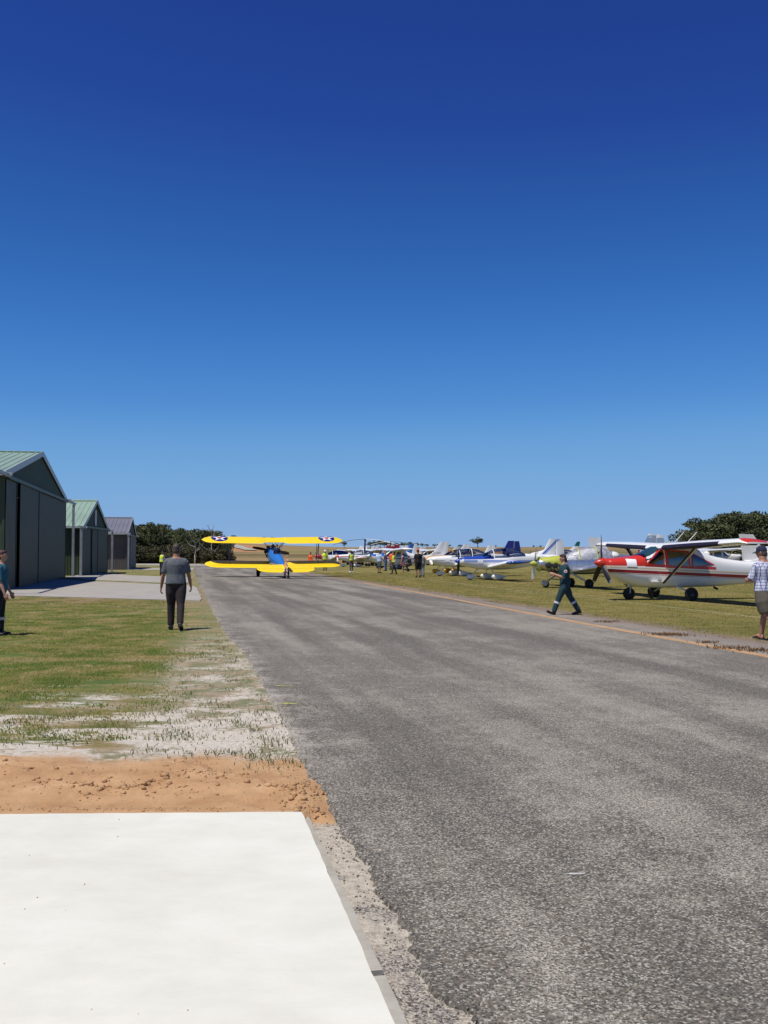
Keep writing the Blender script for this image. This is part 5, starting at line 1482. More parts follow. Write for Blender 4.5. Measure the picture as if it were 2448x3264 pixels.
# ------------------------------------------------------------------ the biplane on the taxiway
def biplane():
    loc = Vector((-7.73, 68.8, .31))
    root = empty('biplane', loc, math.radians(-75), 'yellow-winged blue biplane with star roundels taxiing away', 'biplane')
    root.rotation_euler = (0, math.radians(14.5), math.radians(-75))
    # fuselage
    def bmat():
        g = NG('blue_fuselage_fabric'); o = g.obj(); x, y, z = g.xyz(o)
        c = g.mix(g.noise(o, 3, 4), (.022, .15, .50), (.03, .19, .60))
        c = g.mix(g.math('LESS_THAN', x, -.15), c, (.018, .06, .22))
        return g.out(c, .32, coat=.3)
    B = Body([(-.72, 1.24, .36, .38, .40, 2.2), (-.2, 1.24, .41, .46, .50, 2.4), (.6, 1.24, .43, .52, .52, 2.5), (1.6, 1.27, .41, .50, .48, 2.4), (2.2, 1.30, .37, .52, .42, 2.3), (3.4, 1.42, .25, .36, .34, 2.2), (4.6, 1.54, .13, .24, .24, 2.1), (5.45, 1.60, .04, .14, .18, 2)])
    B.mesh('fuselage', bmat(), root)
    # radial engine
    mb = MB(); mb.lathe((-1.02, 0, 1.24), (1, 0, 0), [(-.16, .04), (-.12, .14), (0, .2), (.3, .24)], 18); mb.build('crankcase', M_ENG, root)
    for k in range(7):
        a = 2 * PI * k / 7 + .2; d = Vector((0, math.sin(a), math.cos(a))); c = Vector((-.9, 0, 1.24))
        mb = MB(); mb.lathe(c + d * .16, d, [(0, .09), (.12, .09), (.125, .115), (.15, .115), (.155, .09), (.18, .115), (.20, .115), (.21, .09), (.24, .115), (.30, .11), (.38, .07)], 10); mb.build('cylinder', M_ENG, root)
    mb = MB(); mb.tube([Vector((-.74, .46 * math.sin(t), 1.24 + .46 * math.cos(t))) for t in np.linspace(0, 2 * PI, 22)], .04, 6); mb.build('exhaust_ring', M_ENG, root)
    # propeller, at rest
    c = Vector((-1.24, 0, 1.24))
    mb = MB(); mb.lathe(c, (1, 0, 0), [(-.1, .03), (-.06, .09), (.06, .1)], 12); mb.build('propeller_hub', M_STEEL, root)
    for s in (-1, 1):
        d = Vector((0, math.cos(.30) * s, -math.sin(.30) * s * .55)).normalized()
        mb = MB(); rings = []
        e = d.cross(Vector((1, 0, 0)))
        for t, w in ((.05, .05), (.2, .075), (.5, .12), (.8, .12), (.95, .09), (1, .04)):
            q = c + d * (1.33 * t); ax = e * .92 + Vector((.35, 0, 0))
            rings.append([q + ax * (w * math.cos(2 * PI * j / 8)) + Vector((1, 0, 0)) * (.02 * math.sin(2 * PI * j / 8)) for j in range(8)])
        mb.rings(rings); mb.build('propeller_blade', M_BROWN, root)
    # wings
    def span_sections(half, c0, xle, z, dihed=0, cut=False, lo=None):
        ys = list(np.linspace(-half, half, 61)) if lo is None else list(np.linspace(lo, half, 40)) if half > 0 else list(np.linspace(half, lo, 40))
        out = []
        for y in ys:
            a = abs(y); H = abs(half); t = max(0, (a - (H - 1.0)) / 1.0)
            ch = c0 * max(.06, math.sqrt(max(0, 1 - t ** 2.4))); x = xle + (c0 - ch) * .42
            if cut:
                k = sstep(.95 - a, 0, .38); ch -= .36 * k
            out.append(foil((x, y, z + dihed * a), ch, .95 if t < .6 else .8))
        return out, ys
    UZ, UX, LZ, LX, CH = 2.17, -.98, .62, -.34, 1.52
    secs, ys = span_sections(4.9, CH, UX, UZ, .012, True)
    mb = MB(); mb.rings(secs); up = mb.build('upper_wing', M_YEL, root, ang=60)
    for s in (-1, 1):
        for y in (1.05, 2.4):
            mb = MB(); mb.add([(UX + CH * c, s * (y - .006), UZ + .012 * y + topz(c) * CH * .95 + .004) for c in (.05, .3, .6, .97)] + [(UX + CH * c, s * (y + .006), UZ + .012 * y + topz(c) * CH * .95 + .004) for c in (.05, .3, .6, .97)], [(i, i + 1, i + 5, i + 4) for i in range(3)])
            mb.build('panel_seam', M_YEL2, up)
        secs, ys = span_sections(4.72 * s, CH, LX, LZ, .014, False, .38 * s)
        mb = MB(); mb.rings(secs); lw = mb.build('lower_wing', M_YEL, root, ang=60)
        mb = MB(); V = []
        for y in np.linspace(2.3, 4.3, 8):
            for dx in (0, .014): V.append((LX + CH * .76 + dx, s * y, LZ + .014 * y + topz(.76) * CH * .95 + .005))
        mb.add(V, [(2 * i, 2 * i + 1, 2 * i + 3, 2 * i + 2) for i in range(7)]); mb.build('aileron_gap', M_BLKP, lw)
        # roundel: blue disc, white star, red centre lying on the curved top
        cx, cy = UX + CH * .46, 3.72 * s
        def zt(x, y, off): return UZ + .012 * abs(y) + topz((x - UX) / CH) * CH * .95 + off
        def polar(name, radf, n, rings, off, mat, par):
            mb = MB(); V = [(cx, cy, zt(cx, cy, off))]
            for k in range(1, rings + 1):
                for j in range(n):
                    a = 2 * PI * j / n; r = radf(a) * k / rings; x, y = cx - r * math.cos(a), cy + r * math.sin(a); V.append((x, y, zt(x, y, off)))
            F = [(0, 1 + j, 1 + (j + 1) % n) for j in range(n)]
            for k in range(rings - 1):
                F += [(1 + k * n + j, 1 + (k + 1) * n + j, 1 + (k + 1) * n + (j + 1) % n, 1 + k * n + (j + 1) % n) for j in range(n)]
            mb.add(V, F); return mb.build(name, mat, par)
        disc = polar('roundel', lambda a: .57, 40, 5, .010, M_NAVY, up)
        def star(a):
            R, r = .555, .555 * .382
            k = (a % (2 * PI / 5)); h = PI / 5
            if k > h: k = 2 * h - k
            p0, p1 = (R, 0), (r * math.cos(h), r * math.sin(h))
            dx, dy = p1[0] - p0[0], p1[1] - p0[1]
            return (p0[0] * dy - p0[1] * dx) / (math.cos(k) * dy - math.sin(k) * dx)
        polar('star', star, 60, 5, .018, M_WHITE, up)
        polar('star_centre', lambda a: .16, 20, 2, .026, M_RED, up)
        # interplane N strut
        yu, yl = 3.15 * s, 3.05 * s
        T = [Vector((UX + .22, yu, UZ + .03)), Vector((UX + .95, yu, UZ + .04))]; L = [Vector((LX + .22, yl, LZ + .12)), Vector((LX + .95, yl, LZ + .16))]
        for a, b in ((T[0], L[0]), (T[1], L[1]), (T[1], L[0])):
            mb = MB(); mb.tube([a, b], [(.045, .02), (.045, .02)], 8, ref=(1, 0, 0)); mb.build('interplane_strut', M_NAVY, root)
        # cabane struts
        for (xa, xb) in ((UX + .25, -.25), (UX + .9, .35), (UX + .9, -.25)):
            mb = MB(); mb.tube([(xa, .72 * s, UZ + .02), (xb, .36 * s, 1.58)], [(.035, .018), (.035, .018)], 8, ref=(1, 0, 0)); mb.build('cabane_strut', M_NAVY, root)
        # landing gear
        mb = MB(); mb.tube([(.08, .28 * s, .78), (0, .78 * s, .10), (0, .92 * s, 0)], [(.13, .07), (.09, .055), (.06, .05)], 10, ref=(1, 0, 0)); mb.build('main_leg', M_BLKP, root)
        wheel(root, (0, 1.02 * s, 0), .315, .19)
        # tail surfaces, elevator drooped
        mb = MB(); pl = [(0.05, 4.30, 1.05), (.5, 4.36, .98), (1.3, 4.52, .80), (1.7, 4.68, .6), (1.85, 4.9, .3)]
        mb.rings([foil((x, s * y, 1.72), c, .55, True) for y, x, c in pl]); tp = mb.build('tailplane', M_YEL, root)
        mb = MB(); pl = [(.12, 5.33, .34), (.35, 5.33, .62), (1.3, 5.30, .58), (1.7, 5.26, .42), (1.86, 5.2, .2)]
        R = Matrix.Rotation(.10, 3, 'Y')
        mb.rings([[R @ (p - Vector((5.33, 0, 1.72))) + Vector((5.33, 0, 1.70)) for p in foil((x, s * y, 1.72), c, .4, True)] for y, x, c in pl]); mb.build('elevator', M_YEL, tp)
    # fin, striped rudder
    mb = MB(); mb.rings([vfoil((4.55, 0, 1.68), .95, .5), vfoil((4.9, 0, 2.2), .6, .6), vfoil((5.2, 0, 2.55), .3, .6)]); mb.build('fin', M_YEL2, root)  # yellow fin coloured amber: its shade is put into the colour
    def rmat():
        g = NG('striped_rudder'); x, y, z = g.xyz(g.obj())
        f = g.math('FRACT', g.math('MULTIPLY', z, 4.2)); c = g.mix(g.math('GREATER_THAN', f, .5), (.78, .76, .72), (.40, .02, .03))
        c = g.mix(g.math('LESS_THAN', x, 5.60), c, (.03, .14, .5))
        return g.out(c, .35)
    mb = MB(); mb.rings([vfoil((5.46, 0, 1.22), .34, .5), vfoil((5.46, 0, 1.5), .55, .4), vfoil((5.46, 0, 2.1), .58, .4), vfoil((5.44, 0, 2.5), .48, .4), vfoil((5.46, 0, 2.68), .22, .4)]); mb.build('rudder', rmat(), root)
    # cockpits, windscreens, tail wheel
    for x in (.55, 1.62):
        mb = MB(); mb.ell((x, 0, B.at(x)[0] + B.at(x)[2] - .03), (.30, .25, .06), 16, 6); k = mb.build('cockpit', M_BLKP, root)
        z = B.at(x - .3)[0] + B.at(x - .3)[2]
        mb = MB(); mb.add([(x - .30, -.26, z - .06), (x - .36, -.10, z), (x - .36, .10, z), (x - .30, .26, z - .06), (x - .22, -.22, z + .18), (x - .26, -.09, z + .25), (x - .26, .09, z + .25), (x - .22, .22, z + .18)], [(0, 1, 5, 4), (1, 2, 6, 5), (2, 3, 7, 6)]); mb.build('windscreen', M_CANOPY, k)
    mb = MB(); mb.tube([(4.9, 0, 1.4), (5.1, 0, .98)], .04, 8); mb.build('tail_leg', M_BLKP, root)
    wheel(root, (5.12, 0, .985), .125, .08, 'tail_wheel')
    mb = MB(); mb.tube([(.1, -.3, .80), (-.2, -.15, .70), (-.2, .15, .70), (.1, .3, .80)], .05, 6); mb.build('exhaust_pipe', M_BLKP, root)
    return root
def topz(c):
    up = [(c0, z) for c0, z in AF[:9]]
    up = sorted(up)
    c = min(max(c, 0), 1)
    for (a, p), (b, q) in zip(up, up[1:]):
        if c <= b: return p + (q - p) * (c - a) / (b - a)
    return 0
BIPL = biplane()

# ------------------------------------------------------------------ people
def cloth(name, col, var=.15, nsc=14, bump=.5):
    return paint(name, col, .85, var=var, nsc=nsc, bump=bump, bsc=9)
M_SKIN = paint('skin', (.46, .25, .17), .5, var=.08, nsc=12)
M_SKIN2 = paint('tanned_skin', (.36, .18, .115), .5, var=.1, nsc=12)
M_HBR = paint('brown_hair', (.045, .026, .018), .6, var=.45, nsc=30, bump=.8, bsc=60)
M_HGR = paint('greying_brown_hair', (.065, .048, .038), .6, var=.45, nsc=30, bump=.8, bsc=60)
M_HBL = paint('fair_hair', (.36, .24, .10), .6, var=.3, nsc=30, bump=.8, bsc=60)
M_HRD = paint('dark_auburn_hair', (.05, .015, .015), .6, var=.4, nsc=30)
M_SHOE = paint('black_shoe_leather', (.015, .014, .013), .55)
M_HIVY = cloth('yellow_hivis_fabric', (.62, .80, .05), .06)
M_HIVO = cloth('orange_hivis_fabric', (.85, .13, .03), .06)
M_REFL = paint('silver_reflective_tape', (.55, .56, .58), .4, var=.1)

SCRATCH = bpy.data.scenes.new('scratch')
def solid(name, mb, mat, parent, vox, it=4, disp=0, fac=.5, seed=0):
    """one continuous surface grown round overlapping volumes"""
    me = bpy.data.meshes.new(name); me.from_pydata(mb.v, [], mb.f); me.update()
    o = bpy.data.objects.new(name, me); SCRATCH.collection.objects.link(o)
    m = o.modifiers.new('r', 'REMESH'); m.mode = 'VOXEL'; m.voxel_size = vox; m.adaptivity = 0
    m = o.modifiers.new('s', 'SMOOTH'); m.factor = fac; m.iterations = it
    with bpy.context.temp_override(scene=SCRATCH, view_layer=SCRATCH.view_layers[0]):
        dg = bpy.context.evaluated_depsgraph_get(); dg.update()
        m2 = bpy.data.meshes.new_from_object(o.evaluated_get(dg))
    bpy.data.objects.remove(o); bpy.data.meshes.remove(me)
    if disp:
        n = len(m2.vertices); co = np.empty(n * 3, np.float32); no = np.empty(n * 3, np.float32)
        m2.vertices.foreach_get('co', co); m2.vertices.foreach_get('normal', no)
        co = co.reshape(-1, 3); no = no.reshape(-1, 3)
        q = np.clip(.5 * fnoise(co * [1, 1, .55], 4.5, seed) + .35 * fnoise(co * [1, 1, .5], 9, seed + 3), -.55, 1.1)
        co += no * (q * disp)[:, None]; m2.vertices.foreach_set('co', co.ravel())
    m2.name = name; m2.materials.clear(); m2.materials.append(mat)
    m2.polygons.foreach_set('use_smooth', [True] * len(m2.polygons)); m2.update()
    return lk(bpy.data.objects.new(name, m2), parent)

def person(loc, rz, label, h=1.75, lean=2, legs=((0, 2, 0), (0, 2, 0)), arms=((4, 8, 12, 0), (4, 8, 12, 0)), head=(0, 0), skin=None, build=1.0,
           shirt=None, sleeve=.55, trousers=None, tlen=2.0, shoes=None, vest=None, hair=None, hair_len=0, cap=None, brim=True, dress=None, bands=None, hem=-.02, vox=.02, group=None, loose=1.0, strap=None, badge=False, seated=False):
    """facing +y. legs: (hip, knee, foot pitch) degrees, left then right. arms: (flex, abduct, elbow, inward)"""
    k = h / 1.75
    root = empty('person', loc, rz, label, 'person', group)
    R = math.radians
    def rot(a): return Vector((0, math.sin(a), math.cos(a)))
    hw, th, sh = .095 * k, .44 * k, .42 * k
    J = {}
    low = 0
    for i, s in enumerate((-1, 1)):
        a, kn, fp = [R(q) for q in legs[i]]
        hip = Vector((s * hw, 0, -.02 * k)); knee = hip + Vector((s * .012, math.sin(a), -math.cos(a))) * th
        b = a - kn; ank = knee + Vector((0, math.sin(b), -math.cos(b))) * sh
        f = Vector((s * .12, math.cos(fp), math.sin(fp))).normalized(); dn = Vector((0, math.sin(fp), -math.cos(fp)))
        heel = ank - f * .055 * k + dn * .055 * k; toe = ank + f * .17 * k + dn * .06 * k
        J[s] = [hip, knee, ank, heel, toe, f]
        low = min(low, heel.z - .03 * k, toe.z - .03 * k)
    if seated: low = min(low, -.12 * k)
    P = Vector((0, 0, -low))
    for s in (-1, 1): J[s] = [q + P for q in J[s][:5]] + [J[s][5]]
    L = R(lean)
    up = Vector((0, math.sin(L), math.cos(L))); fw = Vector((0, math.cos(L), -math.sin(L))); rt = Vector((1, 0, 0))
    def T(z, x=0, y=0): return P + up * (z * k) + rt * (x * k) + fw * (y * k)
    bw = build
    tors = [(-.10, .12, .10), (-.02, .165, .118), (.08, .155, .112), (.18, .142, .105), (.30, .16, .115), (.38, .172, .118), (.44, .152, .105), (.49, .118, .085), (.535, .078, .066), (.565, .060, .060), (.62, .056, .060)]
    def torso(mb, g, z0, z1, gy=None):
        zs = sorted(set([z0, z1] + [t[0] for t in tors if z0 < t[0] < z1])); rings = []
        for z in zs:
            w = interp([(t[0], t[1]) for t in tors], z) * bw; d = interp([(t[0], t[2]) for t in tors], z) * bw
            rings.append([T(z, (w + g) * math.cos(2 * PI * j / 18), (d + (g if gy is None else gy)) * math.sin(2 * PI * j / 18)) for j in range(18)])
        mb.rings(rings)
    A = {}
    for i, s in enumerate((-1, 1)):
        fl, ab, el, inw = [R(q) for q in arms[i]]
        S = T(.43, s * .178 * (bw * .5 + .5))
        def dirv(f, ab, inw=0):
            d = Vector((s * math.sin(ab) - s * math.sin(inw), 0, 0)) + fw * math.sin(f) - up * (math.cos(f) * math.cos(ab))
            return d.normalized()
        E = S + dirv(fl, ab) * (.285 * k); W = E + dirv(fl + el, ab * .6, inw) * (.25 * k)
        A[s] = (S, E, W, dirv(fl + el, ab * .5, inw))
    # head frame
    hy, hp = R(head[0]), R(head[1])
    HC = T(.705, 0, .018)
    Rh = Matrix.Rotation(hy, 3, 'Z') @ Matrix.Rotation(-L - hp, 3, 'X')
    def Hd(x, y, z): return HC + Rh @ (Vector((x, y, z)) * k)
    # --- body: one skin
    mb = MB(); torso(mb, 0, -.10, .62)
    for s in (-1, 1):
        hip, knee, ank, heel, toe, f = J[s]
        mb.tube([hip + Vector((0, 0, .05)), hip.lerp(knee, .4), knee, knee.lerp(ank, .35), ank, ank + (heel - ank) * .6], [.085 * k * bw, .078 * k * bw, .055 * k, .056 * k, .038 * k, .034 * k], 12)
        mb.tube([heel, ank.lerp(toe, .45), toe], [(.036 * k, .034 * k), (.034 * k, .040 * k), (.022 * k, .036 * k)], 10)
        S, E, W, dv = A[s]
        mb.tube([T(.45, s * .09), S - up * .012, S.lerp(E, .5), E, E.lerp(W, .35), W, W + dv * (.02 * k)], [.05 * k, .050 * k * bw, .046 * k * bw, .039 * k, .040 * k, .027 * k, .026 * k], 12)
        # hand: palm, four curled fingers, thumb
        side = (rt * s - dv * (rt * s).dot(dv)).normalized(); pal = dv.cross(side).normalized()
        if pal.dot(fw) < 0: pal = -pal
        c = W + dv * (.055 * k)
        mb.tube([W, c, c + dv * (.045 * k)], [(.022 * k, .022 * k), (.018 * k, .040 * k), (.015 * k, .040 * k)], 10, ref=side)
        inn = -side
        for q, (o, ln) in enumerate(((-.030, .070), (-.010, .080), (.010, .076), (.029, .060))):
            b0 = c + dv * (.04 * k) + pal * (o * k * -1)
            p1 = b0 + (dv * .8 + inn * .35).normalized() * (ln * .5 * k); p2 = p1 + (dv * .45 + inn * .85).normalized() * (ln * .5 * k)
            mb.tube([b0 - dv * (.02 * k), p1, p2], [.0105 * k, .0098 * k, .0085 * k], 7)
        t0 = W + dv * (.025 * k) + pal * (.025 * k); t1 = t0 + (pal * .8 + dv * .6).normalized() * (.035 * k); t2 = t1 + (dv * .9 + inn * .4).normalized() * (.032 * k)
        mb.tube([t0, t1, t2], [.013 * k, .0115 * k, .009 * k], 7)
    mb.ell(HC, (.074 * k, .094 * k, .116 * k), 18, 14, M=Rh)
    mb.ell(Hd(0, .03, -.062), (.052 * k, .058 * k, .056 * k), 12, 8, M=Rh)
    mb.tube([Hd(0, .085, .012), Hd(0, .110, -.020), Hd(0, .09, -.032)], [.010 * k, .015 * k, .012 * k], 7)
    mb.tube([Hd(-.022, .088, -.058), Hd(0, .094, -.056), Hd(.022, .088, -.058)], .008 * k, 6)
    mb.tube([Hd(-.045, .078, .022), Hd(0, .092, .026), Hd(.045, .078, .022)], .010 * k, 6)
    for s in (-1, 1): mb.ell(Hd(s * .076, -.005, -.005), (.012 * k, .022 * k, .032 * k), 8, 6, M=Rh)
    mb.tube([T(.52), T(.62, 0, .01), Hd(0, -.01, -.05)], [.062 * k, .056 * k, .055 * k], 12)
    body = solid('body', mb, skin or M_SKIN, root, vox * .62 if vox < .015 else vox * .8, 3)
    for s in (-1, 1):
        e = MB(); e.ell(Hd(s * .031, .082, .006), (.013 * k, .010 * k, .008 * k), 8, 6, M=Rh); e.build('eye', M_BLKP, body)
    # --- clothes
    if trousers:
        mb = MB(); torso(mb, .014, -.11, .10)
        for s in (-1, 1):
            hip, knee, ank, heel, toe, f = J[s]
            if tlen > 1.05:
                e = knee.lerp(ank, tlen - 1); lw = .062 * k * loose
                mb.tube([hip + Vector((0, 0, .04)), hip.lerp(knee, .4), knee, knee.lerp(e, .5), e], [.104 * k * bw, .094 * k * loose * bw, .073 * k * loose, .066 * k * loose, lw], 14)
            else:
                e = hip.lerp(knee, tlen)
                mb.tube([hip + Vector((0, 0, .04)), hip.lerp(e, .5), e], [.104 * k * bw, .102 * k * loose * bw, .096 * k * loose], 14)
        tr = solid('trousers' if tlen > 1.05 else 'shorts', mb, trousers, root, vox, 3, .010 if vox < .015 else .006, seed=rz * 7)
        if bands:
            for s in (-1, 1):
                hip, knee, ank, heel, toe, f = J[s]
                a, b = knee.lerp(ank, .30), knee.lerp(ank, .44)
                mb = MB(); mb.tube([a, b], [.082 * k * loose, .080 * k * loose], 14); mb.build('reflective_band', bands, tr)
    if dress:
        mb = MB(); torso(mb, .018, -.10, .50)
        mb.rings([[T(z, w * math.cos(2 * PI * j / 18), d * math.sin(2 * PI * j / 18)) for j in range(18)] for z, w, d in ((.05, .165, .13), (-.1, .20, .155), (-.25, .215, .165), (-.36, .22, .17))])
        solid('dress', mb, dress, root, vox, 3, .01, seed=2)
    if shirt:
        mb = MB(); torso(mb, .026 + .012 * (loose - 1), hem, .515)
        for s in (-1, 1):
            S, E, W, dv = A[s]
            e = S.lerp(E, sleeve) if sleeve <= 1 else E.lerp(W, sleeve - 1)
            mb.tube([T(.502, s * .030), T(.478, s * .100), S + up * .006], [.060 * k, .064 * k, .068 * k * bw], 14)
            pts = [T(.445, s * .08), S] + ([E] if sleeve > 1 else []) + [e]
            mb.tube(pts, [.070 * k, .066 * k * bw] + ([.057 * k] if sleeve > 1 else []) + [(.064 if sleeve <= 1 else .046) * k * (bw * .5 + .5)], 14)
        mb.tube([T(.50), T(.548, 0, .004)], [.078 * k, .070 * k], 14)
        sh_o = solid('shirt', mb, shirt, root, vox, 3, .012 if vox < .015 else .006, seed=rz * 3)
        if badge:
            S, E, W, dv = A[-1]
            q = S.lerp(E, .35) + Vector((-.072, 0, 0)) * k
            mb = MB(); mb.lathe(q, (-1, 0, .15), [(0, .001), (0, .045 * k), (.008, .045 * k), (.008, .001)], 16); bd = mb.build('badge', M_WHITEP, sh_o)
            mb = MB(); mb.lathe(q + Vector((-.006, 0, 0)), (-1, 0, .15), [(0, .001), (0, .026 * k), (.006, .026 * k), (.006, .001)], 12); mb.build('emblem', M_RED, bd)
    if vest:
        mb = MB(); torso(mb, .036, .0, .50)
        for s in (-1, 1): mb.tube([T(.46, s * .08), A[s][0] + (T(.46) - A[s][0]) * .08], [.08 * k, .076 * k], 12)
        vo = solid('vest', mb, vest, root, vox, 2, .005)
        for z in (.14,):
            mb = MB(); rings = []
            for zz in (z, z + .05):
                w = interp([(t[0], t[1]) for t in tors], zz) * bw + .042; d = interp([(t[0], t[2]) for t in tors], zz) * bw + .042
                rings.append([T(zz, w * math.cos(2 * PI * j / 18), d * math.sin(2 * PI * j / 18)) for j in range(18)])
            mb.rings(rings, cap=False); mb.build('reflective_band', M_REFL, vo)
    for s in (-1, 1):
        hip, knee, ank, heel, toe, f = J[s]
        if shoes:
            mb = MB(); mb.tube([heel - f * .012, heel.lerp(toe, .35) + Vector((0, 0, .008)), heel.lerp(toe, .75), toe + f * .03], [(.050 * k, .046 * k), (.052 * k, .050 * k), (.044 * k, .052 * k), (.034 * k, .044 * k)], 12); mb.tube([ank + (knee - ank) * .08, heel.lerp(toe, .12)], [.048 * k, .05 * k], 10)
            solid('shoe', mb, shoes, root, vox * .8, 2)
    if hair:
        mb = MB(); mb.ell(Hd(0, -.016, .026), (.083 * k, .092 * k, .104 * k), 18, 12, M=Rh); mb.ell(Hd(0, -.045, -.03), (.076 * k, .062 * k, .088 * k), 14, 10, M=Rh)
        mb.ell(Hd(0, .035, .085), (.066 * k, .055 * k, .035 * k), 12, 8, M=Rh)
        if hair_len: mb.ell(Hd(0, -.06, -.03 - hair_len * .5), (.085 * k, .05 * k, (.08 + hair_len * .5) * k), 14, 10, M=Rh)
        solid('hair', mb, hair, root, vox * .8, 2, .008, seed=5)
    if cap:
        mb = MB(); rings = []
        for i in range(8):
            a = PI / 2 * i / 7; rings.append([Hd(.087 * math.cos(a) * math.cos(2 * PI * j / 18), -.006 + .104 * math.cos(a) * math.sin(2 * PI * j / 18), .030 + .100 * math.sin(a)) for j in range(18)])
        mb.rings(rings); co = mb.build('cap', cap, root)
        if brim:
            full = brim == 'full'
            mb = MB(); V = []; n = 22 if full else 13
            for j in range(n + 1):
                a = (2 * PI * j / n) if full else PI * j / n
                r0, r1 = 1.0, (1.5 if full else 1.75)
                for r, z in ((r0, .034), (r1, .020 if full else .012), (r1, .012 if full else .004), (r0, .026)):
                    V.append(Hd(.087 * (r if full else min(r, 1.0)) * math.cos(a), -.006 + .104 * r * math.sin(a), z))
            mb.add(V, [(4 * j + q, 4 * j + (q + 1) % 4, 4 * j + 4 + (q + 1) % 4, 4 * j + 4 + q) for j in range(n) for q in range(4)]); mb.build('brim', cap, co)
    if strap:
        mb = MB(); pts = [T(.50, .10, -.03), T(.42, .13, -.13), T(.25, .16, -.155), T(.05, .21, -.12), T(-.06, .24, -.03)]
        mb.tube(pts, [(.032, .010)] * 5, 8, ref=(1, 0, 0)); bo = mb.build('strap', strap, root)
    return root

def pp(px, py): return ground_px(px, py)

def checked():
    g = NG('blue_white_checked_cotton'); o = g.obj(); x, y, z = g.xyz(o)
    c = g.mix(g.noise(o, 8), (.56, .58, .66), (.66, .68, .76))
    for s, cc, w, sc in ((z, (.07, .08, .20), .20, 17), (x, (.10, .12, .28), .14, 15), (z, (.25, .30, .5), .10, 34), (y, (.10, .12, .28), .14, 15)):
        f = g.math('FRACT', g.math('MULTIPLY', s, sc)); c = g.mix(g.math('LESS_THAN', f, w), c, cc)
    g.bump(g.noise(o, 9, 4), .5, .02)
    return g.out(c, .85)
def floral():
    g = NG('plum_patterned_cotton'); o = g.obj()
    c = g.ramp(g.noise(o, 22, 3, .6), [(.35, (.10, .01, .04)), (.5, (.30, .05, .10)), (.62, (.55, .38, .42))])
    return g.out(c, .85)

NEAR = .0115
# man walking away, grey shirt
person(pp(560, 2008), math.radians(10), 'man in grey polo shirt and dark trousers walking away beside the asphalt', 1.83, 3, ((6, 5, -4), (-16, 10, -24)), ((4, 15, 16, 0), (12, 14, 20, 0)),
       (-6, 0), skin=M_SKIN2, build=1.18, shirt=cloth('grey_polo_cotton', (.105, .115, .13)), sleeve=.78, trousers=cloth('dark_brown_trousers', (.030, .022, .022)), shoes=M_SHOE, hair=M_HGR, vox=NEAR, loose=1.12)
# left edge, facing right
person(pp(-3, 2026), math.radians(-80), 'person in teal shirt and dark overalls at the left picture edge, facing right', 1.70, 2, ((2, 3, 0), (-4, 3, 0)), ((10, 10, 18, 0), (10, 12, 14, 0)),
       (0, 0), shirt=cloth('teal_shirt_cotton', (.02, .11, .15)), sleeve=.95, trousers=cloth('dark_green_overalls', (.012, .020, .024)), shoes=M_SHOE, hair=M_HRD, bands=M_REFL, vox=NEAR, build=1.1, loose=1.1)
# striding to the left, green flight suit, hands up in front
person(pp(1802, 1961), math.radians(93), 'person in dark green overalls with reflective leg bands striding left across the grass edge', 1.66, 3, ((27, 6, 20), (-24, 8, -18)), ((18, 8, 95, 22), (14, 8, 100, 22)),
       (0, 10), shirt=cloth('deep_green_drill', (.012, .048, .052)), sleeve=1.0, trousers=cloth('deep_green_drill_legs', (.012, .040, .050)), shoes=M_SHOE, hair=M_HBR, hair_len=.04, bands=M_REFL, vox=NEAR, build=1.08, loose=1.15, badge=True)
# right edge, seen from behind
pm = person(pp(2441, 2042), math.radians(30), 'man in checked shirt, khaki shorts and navy cap walking off at the right picture edge', 1.79, 4, ((-14, 26, -42), (14, 4, 6)), ((22, 14, 75, 62), (22, 10, 75, 50)),
       (18, 4), skin=M_SKIN2, build=1.22, shirt=checked(), sleeve=.92, hem=-.12, trousers=cloth('khaki_cargo_cotton', (.105, .092, .068)), tlen=.98, cap=paint('navy_cap_cotton', (.012, .016, .05), .8), hair=M_HGR, shoes=None, vox=NEAR, loose=1.25, strap=M_SEAT)
mb = MB(); mb.box((.24, -.02, .86), (.12, .26, .24)); mb.build('camera_bag', M_SEAT, pm, bevel=.03)
mb = MB()
for (a, b) in (((-.11, -.42, .10), (-.12, -.22, .03)), ((.11, .14, .02), (.13, .40, .03))):
    mb.tube([a, Vector(a).lerp(Vector(b), .5), b], [(.014, .045), (.012, .05), (.012, .042)], 8, ref=(0, 0, 1))
mb.build('sandals', M_SHOE, pm)

FV = .02
GR = 'people among the parked aircraft'
dk = cloth('dark_trousers', (.03, .033, .045)); gy = cloth('grey_work_trousers', (.12, .11, .10)); jean = cloth('blue_jeans', (.10, .17, .30))
person(pp(515, 1834), math.radians(-40), 'distant marshal in yellow vest and dark hat beside the farthest hangar', 1.76, 4, arms=((20, 12, 50, 10), (20, 12, 50, 10)), shirt=cloth('grey_sleeves', (.3, .3, .3)), sleeve=1.8, vest=M_HIVY, trousers=dk, shoes=M_SHOE, cap=M_BLKP, brim='full', vox=FV, group=GR)
person(pp(990, 1822), math.radians(150), 'person in orange hi-vis overalls behind the right lower wing', 1.68, 2, shirt=M_HIVO, sleeve=1.8, trousers=M_HIVO, shoes=M_SHOE, hair=M_HBR, vox=FV, group=GR)
person(pp(1036, 1820), math.radians(180), 'marshal in yellow vest and white cap behind the right lower wing', 1.86, 2, shirt=M_HIVY, sleeve=.6, vest=M_HIVY, trousers=gy, shoes=M_SHOE, cap=M_WHITEP, vox=FV, group=GR)
person(pp(1120, 1824), math.radians(30), 'marshal in yellow vest and grey trousers, leftmost on the grass', 1.78, 2, shirt=cloth('dark_shirt', (.06, .05, .05)), sleeve=.6, vest=M_HIVY, trousers=gy, shoes=M_PAPER, hair=M_HBR, vox=FV, group=GR)
